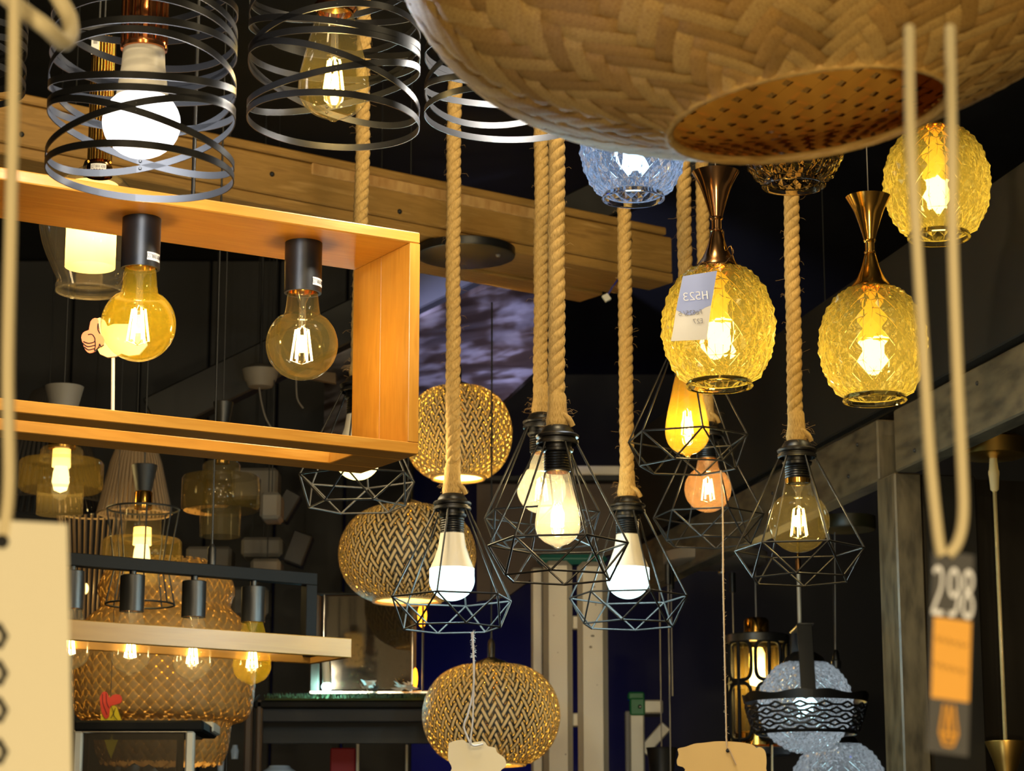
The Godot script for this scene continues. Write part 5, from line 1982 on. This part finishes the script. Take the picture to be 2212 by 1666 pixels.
# ---------------------------------------------------------------- the scene
func _ready() -> void:
	var cam := Camera3D.new()
	cam.name = "camera"
	cam.position = Vector3(0, EYE, 0)
	cam.rotation.x = deg_to_rad(12.2)
	var at := CameraAttributesPhysical.new()
	at.frustum_focal_length = 12.0 / (833.0 / F)
	at.frustum_focus_distance = 2.85
	at.exposure_aperture = 12.0 / (833.0 / F) / 4.2
	at.frustum_near = 0.05
	at.frustum_far = 40.0
	cam.attributes = at
	cam.current = true
	add_child(cam)
	var env := Environment.new()
	env.background_mode = Environment.BG_COLOR
	env.background_color = Color(0.05, 0.05, 0.06)
	env.tonemap_mode = Environment.TONE_MAPPER_LINEAR
	env.tonemap_exposure = 1.0
	env.sdfgi_enabled = true
	env.ssao_enabled = true
	env.ssil_enabled = true
	var we := WorldEnvironment.new()
	we.name = "environment"
	we.environment = env
	add_child(we)
	materials()
	fill_lamp(-1.1, 2.9, 3.0, 3.4, false, "added unseen warm fill lamp behind the lens, left one")  # unseen fill lamps from here on, added to brighten the scene
	fill_lamp(1.2, 2.8, 3.2, 3.4, false, "added unseen warm fill lamp behind the lens, right one")
	fill_lamp(0.1, 1.0, 1.5, 3.9, false, "added unseen warm fill lamp low behind the lens")
	fill_lamp(-0.5, 3.2, -1.7, 0.7, false, "added unseen warm fill lamp high above the ring lamps")
	fill_lamp(0.9, 3.2, -1.9, 0.9, false, "added unseen warm fill lamp high above the glass pendants")
	fill_lamp(0.1, 3.3, -3.0, 0.75, false, "added unseen warm fill lamp high above the ropes")
	fill_lamp(-0.62, 0.7, -1.9, 0.2, true, "added cool fill lamp low under the timber frame out of view")  # added to tint the timber frame's underside bluish
	room()

	# strip ring pendants
	var r1 := [[372, 8, 0], [295, -50, -3], [298, 58, 0], [193, 5, 38], [236, 4, 19], [115, -4, -2], [180, 0, -50], [96, 2, -36], [30, -8, 10], [52, 20, -30], [-10, -40, 12]]
	var r2 := [[261, 8, 0], [190, -41, 25], [182, 58, -12], [120, 5, 10], [80, 25, 32], [106, -30, -30], [30, -8, -28], [10, 12, 30], [-24, -30, 6]]
	var r3 := [[246, 2, 0], [196, 6, 28], [178, -20, -36], [125, 10, 10], [92, -30, -20], [50, 14, 24], [14, -20, -12]]
	var o := ring_lamp(302, 372, 2.12, 203, r1, "black strip ring pendant with bright white bulb and copper socket")
	var z := 2.12
	var kk := K(270, z)
	var yy := func(row: float, zz: float, oo: Node3D) -> float: return W(0, row, zz).y - oo.position.y
	led_bulb(o, yy.call(98, z, o), yy.call(98, z, o) - yy.call(340, z, o), 84 * kk, M.led_white, Color(0.95, 0.97, 1), 0.16, 0.8)
	part("copper_socket", lath(prof(o, z, [[110, 40], [108, 50], [102, 51], [100, 46], [98, 47], [-60, 47], [-64, 40]]), 40), M.copper, o)
	for i in 16:
		var a := TAU * i / 16
		part("socket_flute", rod([Vector3(sin(a) * 47 * kk, yy.call(96, z, o), cos(a) * 47 * kk), Vector3(sin(a) * 47 * kk, yy.call(-60, z, o), cos(a) * 47 * kk)], 5 * kk, 6), M.copper, o)
	cord(o, Vector3(0, yy.call(-60, z, o), 0), CEIL - o.position.y, 0.003, M.cable)
	o = ring_lamp(720, 261, 2.29, 187, r2, "black strip ring pendant with clear teardrop filament bulb")
	z = 2.29
	kk = K(200, z)
	bulb(o, "st", yy.call(28, z, o), yy.call(28, z, o) - yy.call(263, z, o), 77 * kk, M.pale_bulb, M.filament, Color(1, 0.86, 0.55), 0.016, 7)
	part("copper_socket", lath(prof(o, z, [[26, 40], [20, 46], [12, 46], [8, 40], [6, 40], [-90, 40], [-94, 30]]), 40), M.copper, o)
	cord(o, Vector3(0, yy.call(-90, z, o), 0), CEIL - o.position.y, 0.003, M.cable)
	o = ring_lamp(1098, 246, 2.36, 182, r3, "black strip ring pendant half hidden by the bamboo shade")
	z = 2.36
	kk = K(120, z)
	led_bulb(o, yy.call(10, z, o), yy.call(10, z, o) - yy.call(176, z, o), 42 * kk, M.led_white, Color(1, 0.97, 0.92), 0.2)
	part("copper_socket", lath(prof(o, z, [[14, 30], [10, 40], [-90, 40], [-94, 30]]), 32), M.copper, o)
	cord(o, Vector3(0, yy.call(-90, z, o), 0), CEIL - o.position.y, 0.003, M.cable)
	o = ring_lamp(-134, 190, 2.3, 186, [[170, 10, 0], [140, -40, 14], [118, 30, -10], [84, -6, 10], [40, 20, -20], [10, -20, 10]], "black strip ring pendant cut off by the left edge")
	part("copper_socket", lath(prof(o, 2.3, [[14, 30], [10, 40], [-90, 40], [-94, 30]]), 32), M.copper, o)
	cord(o, Vector3(0, yy.call(-90, 2.3, o), 0), CEIL - o.position.y, 0.003, M.cable)

	frame_lamp()
	left_pendants()
	cage_lamp(976, 1294, 3.664, 42, 981, 1, "rope pendant with white lit bulb in its cage, twine tag below", "led")
	cage_lamp(1205, 1176, 3.23, 8, 1204, 2, "rope pendant with frosted teardrop filament bulb, largest cage in front of the ladder", "teardrop_frost")
	cage_lamp(1170, 1113, 3.747, 20, 1168, 3, "rope pendant with pale frosted globe bulb, half hidden behind the teardrop cage", "globe_frost")
	cage_lamp(1357, 1290, 3.835, 11, 1355, 4, "rope pendant with white lit bulb in its cage, before the ladder's right rail", "led")
	cage_lamp(1485, 947, 3.69, 20, 1483, 5, "rope pendant with amber teardrop bulb below the ticketed glass pendant", "teardrop_amber")
	cage_lamp(1530, 1115, 4.09, 14, 1520, 6, "rope pendant with pinkish globe bulb, dimmest cage far behind", "globe_pink")
	cage_lamp(1727, 1187, 3.53, 11, 1734, 7, "rope pendant with clear amber globe bulb beside the dark post", "globe_amber")
	cage_lamp(772, 1033, 3.747, 37, 783, 8, "rope pendant whose cage shows below the timber frame's right end", "led_warm")

	cut_pendant(1552, 713, 3.277, 1.0, "amber cut glass pendant with a paper ticket on it", M.amber_cut, "warm", true, M.bronze)
	cut_pendant(1886, 750, 3.45, 1.0, "amber cut glass pendant hanging right of the last rope", M.amber_cut, "warm")
	cut_pendant(2024, 402, 3.66, 1.043, "amber cut glass pendant highest at the right, top hidden by bamboo", M.amber_cut, "warm")
	cut_pendant(1367, 318, 3.51, 1.0, "blue-white lit cut glass pendant under the bamboo shade's edge", M.blue_cut, "cool")
	cut_pendant(1712, 288, 3.44, 1.0, "unlit smoky cut glass pendant mostly hidden behind the bamboo shade", M.smoke_cut, "off")
	bamboo_shade()
	near_tags()
	left_back()
	bar_lamp()
	middle_back()
	right_back()
	string_tags()
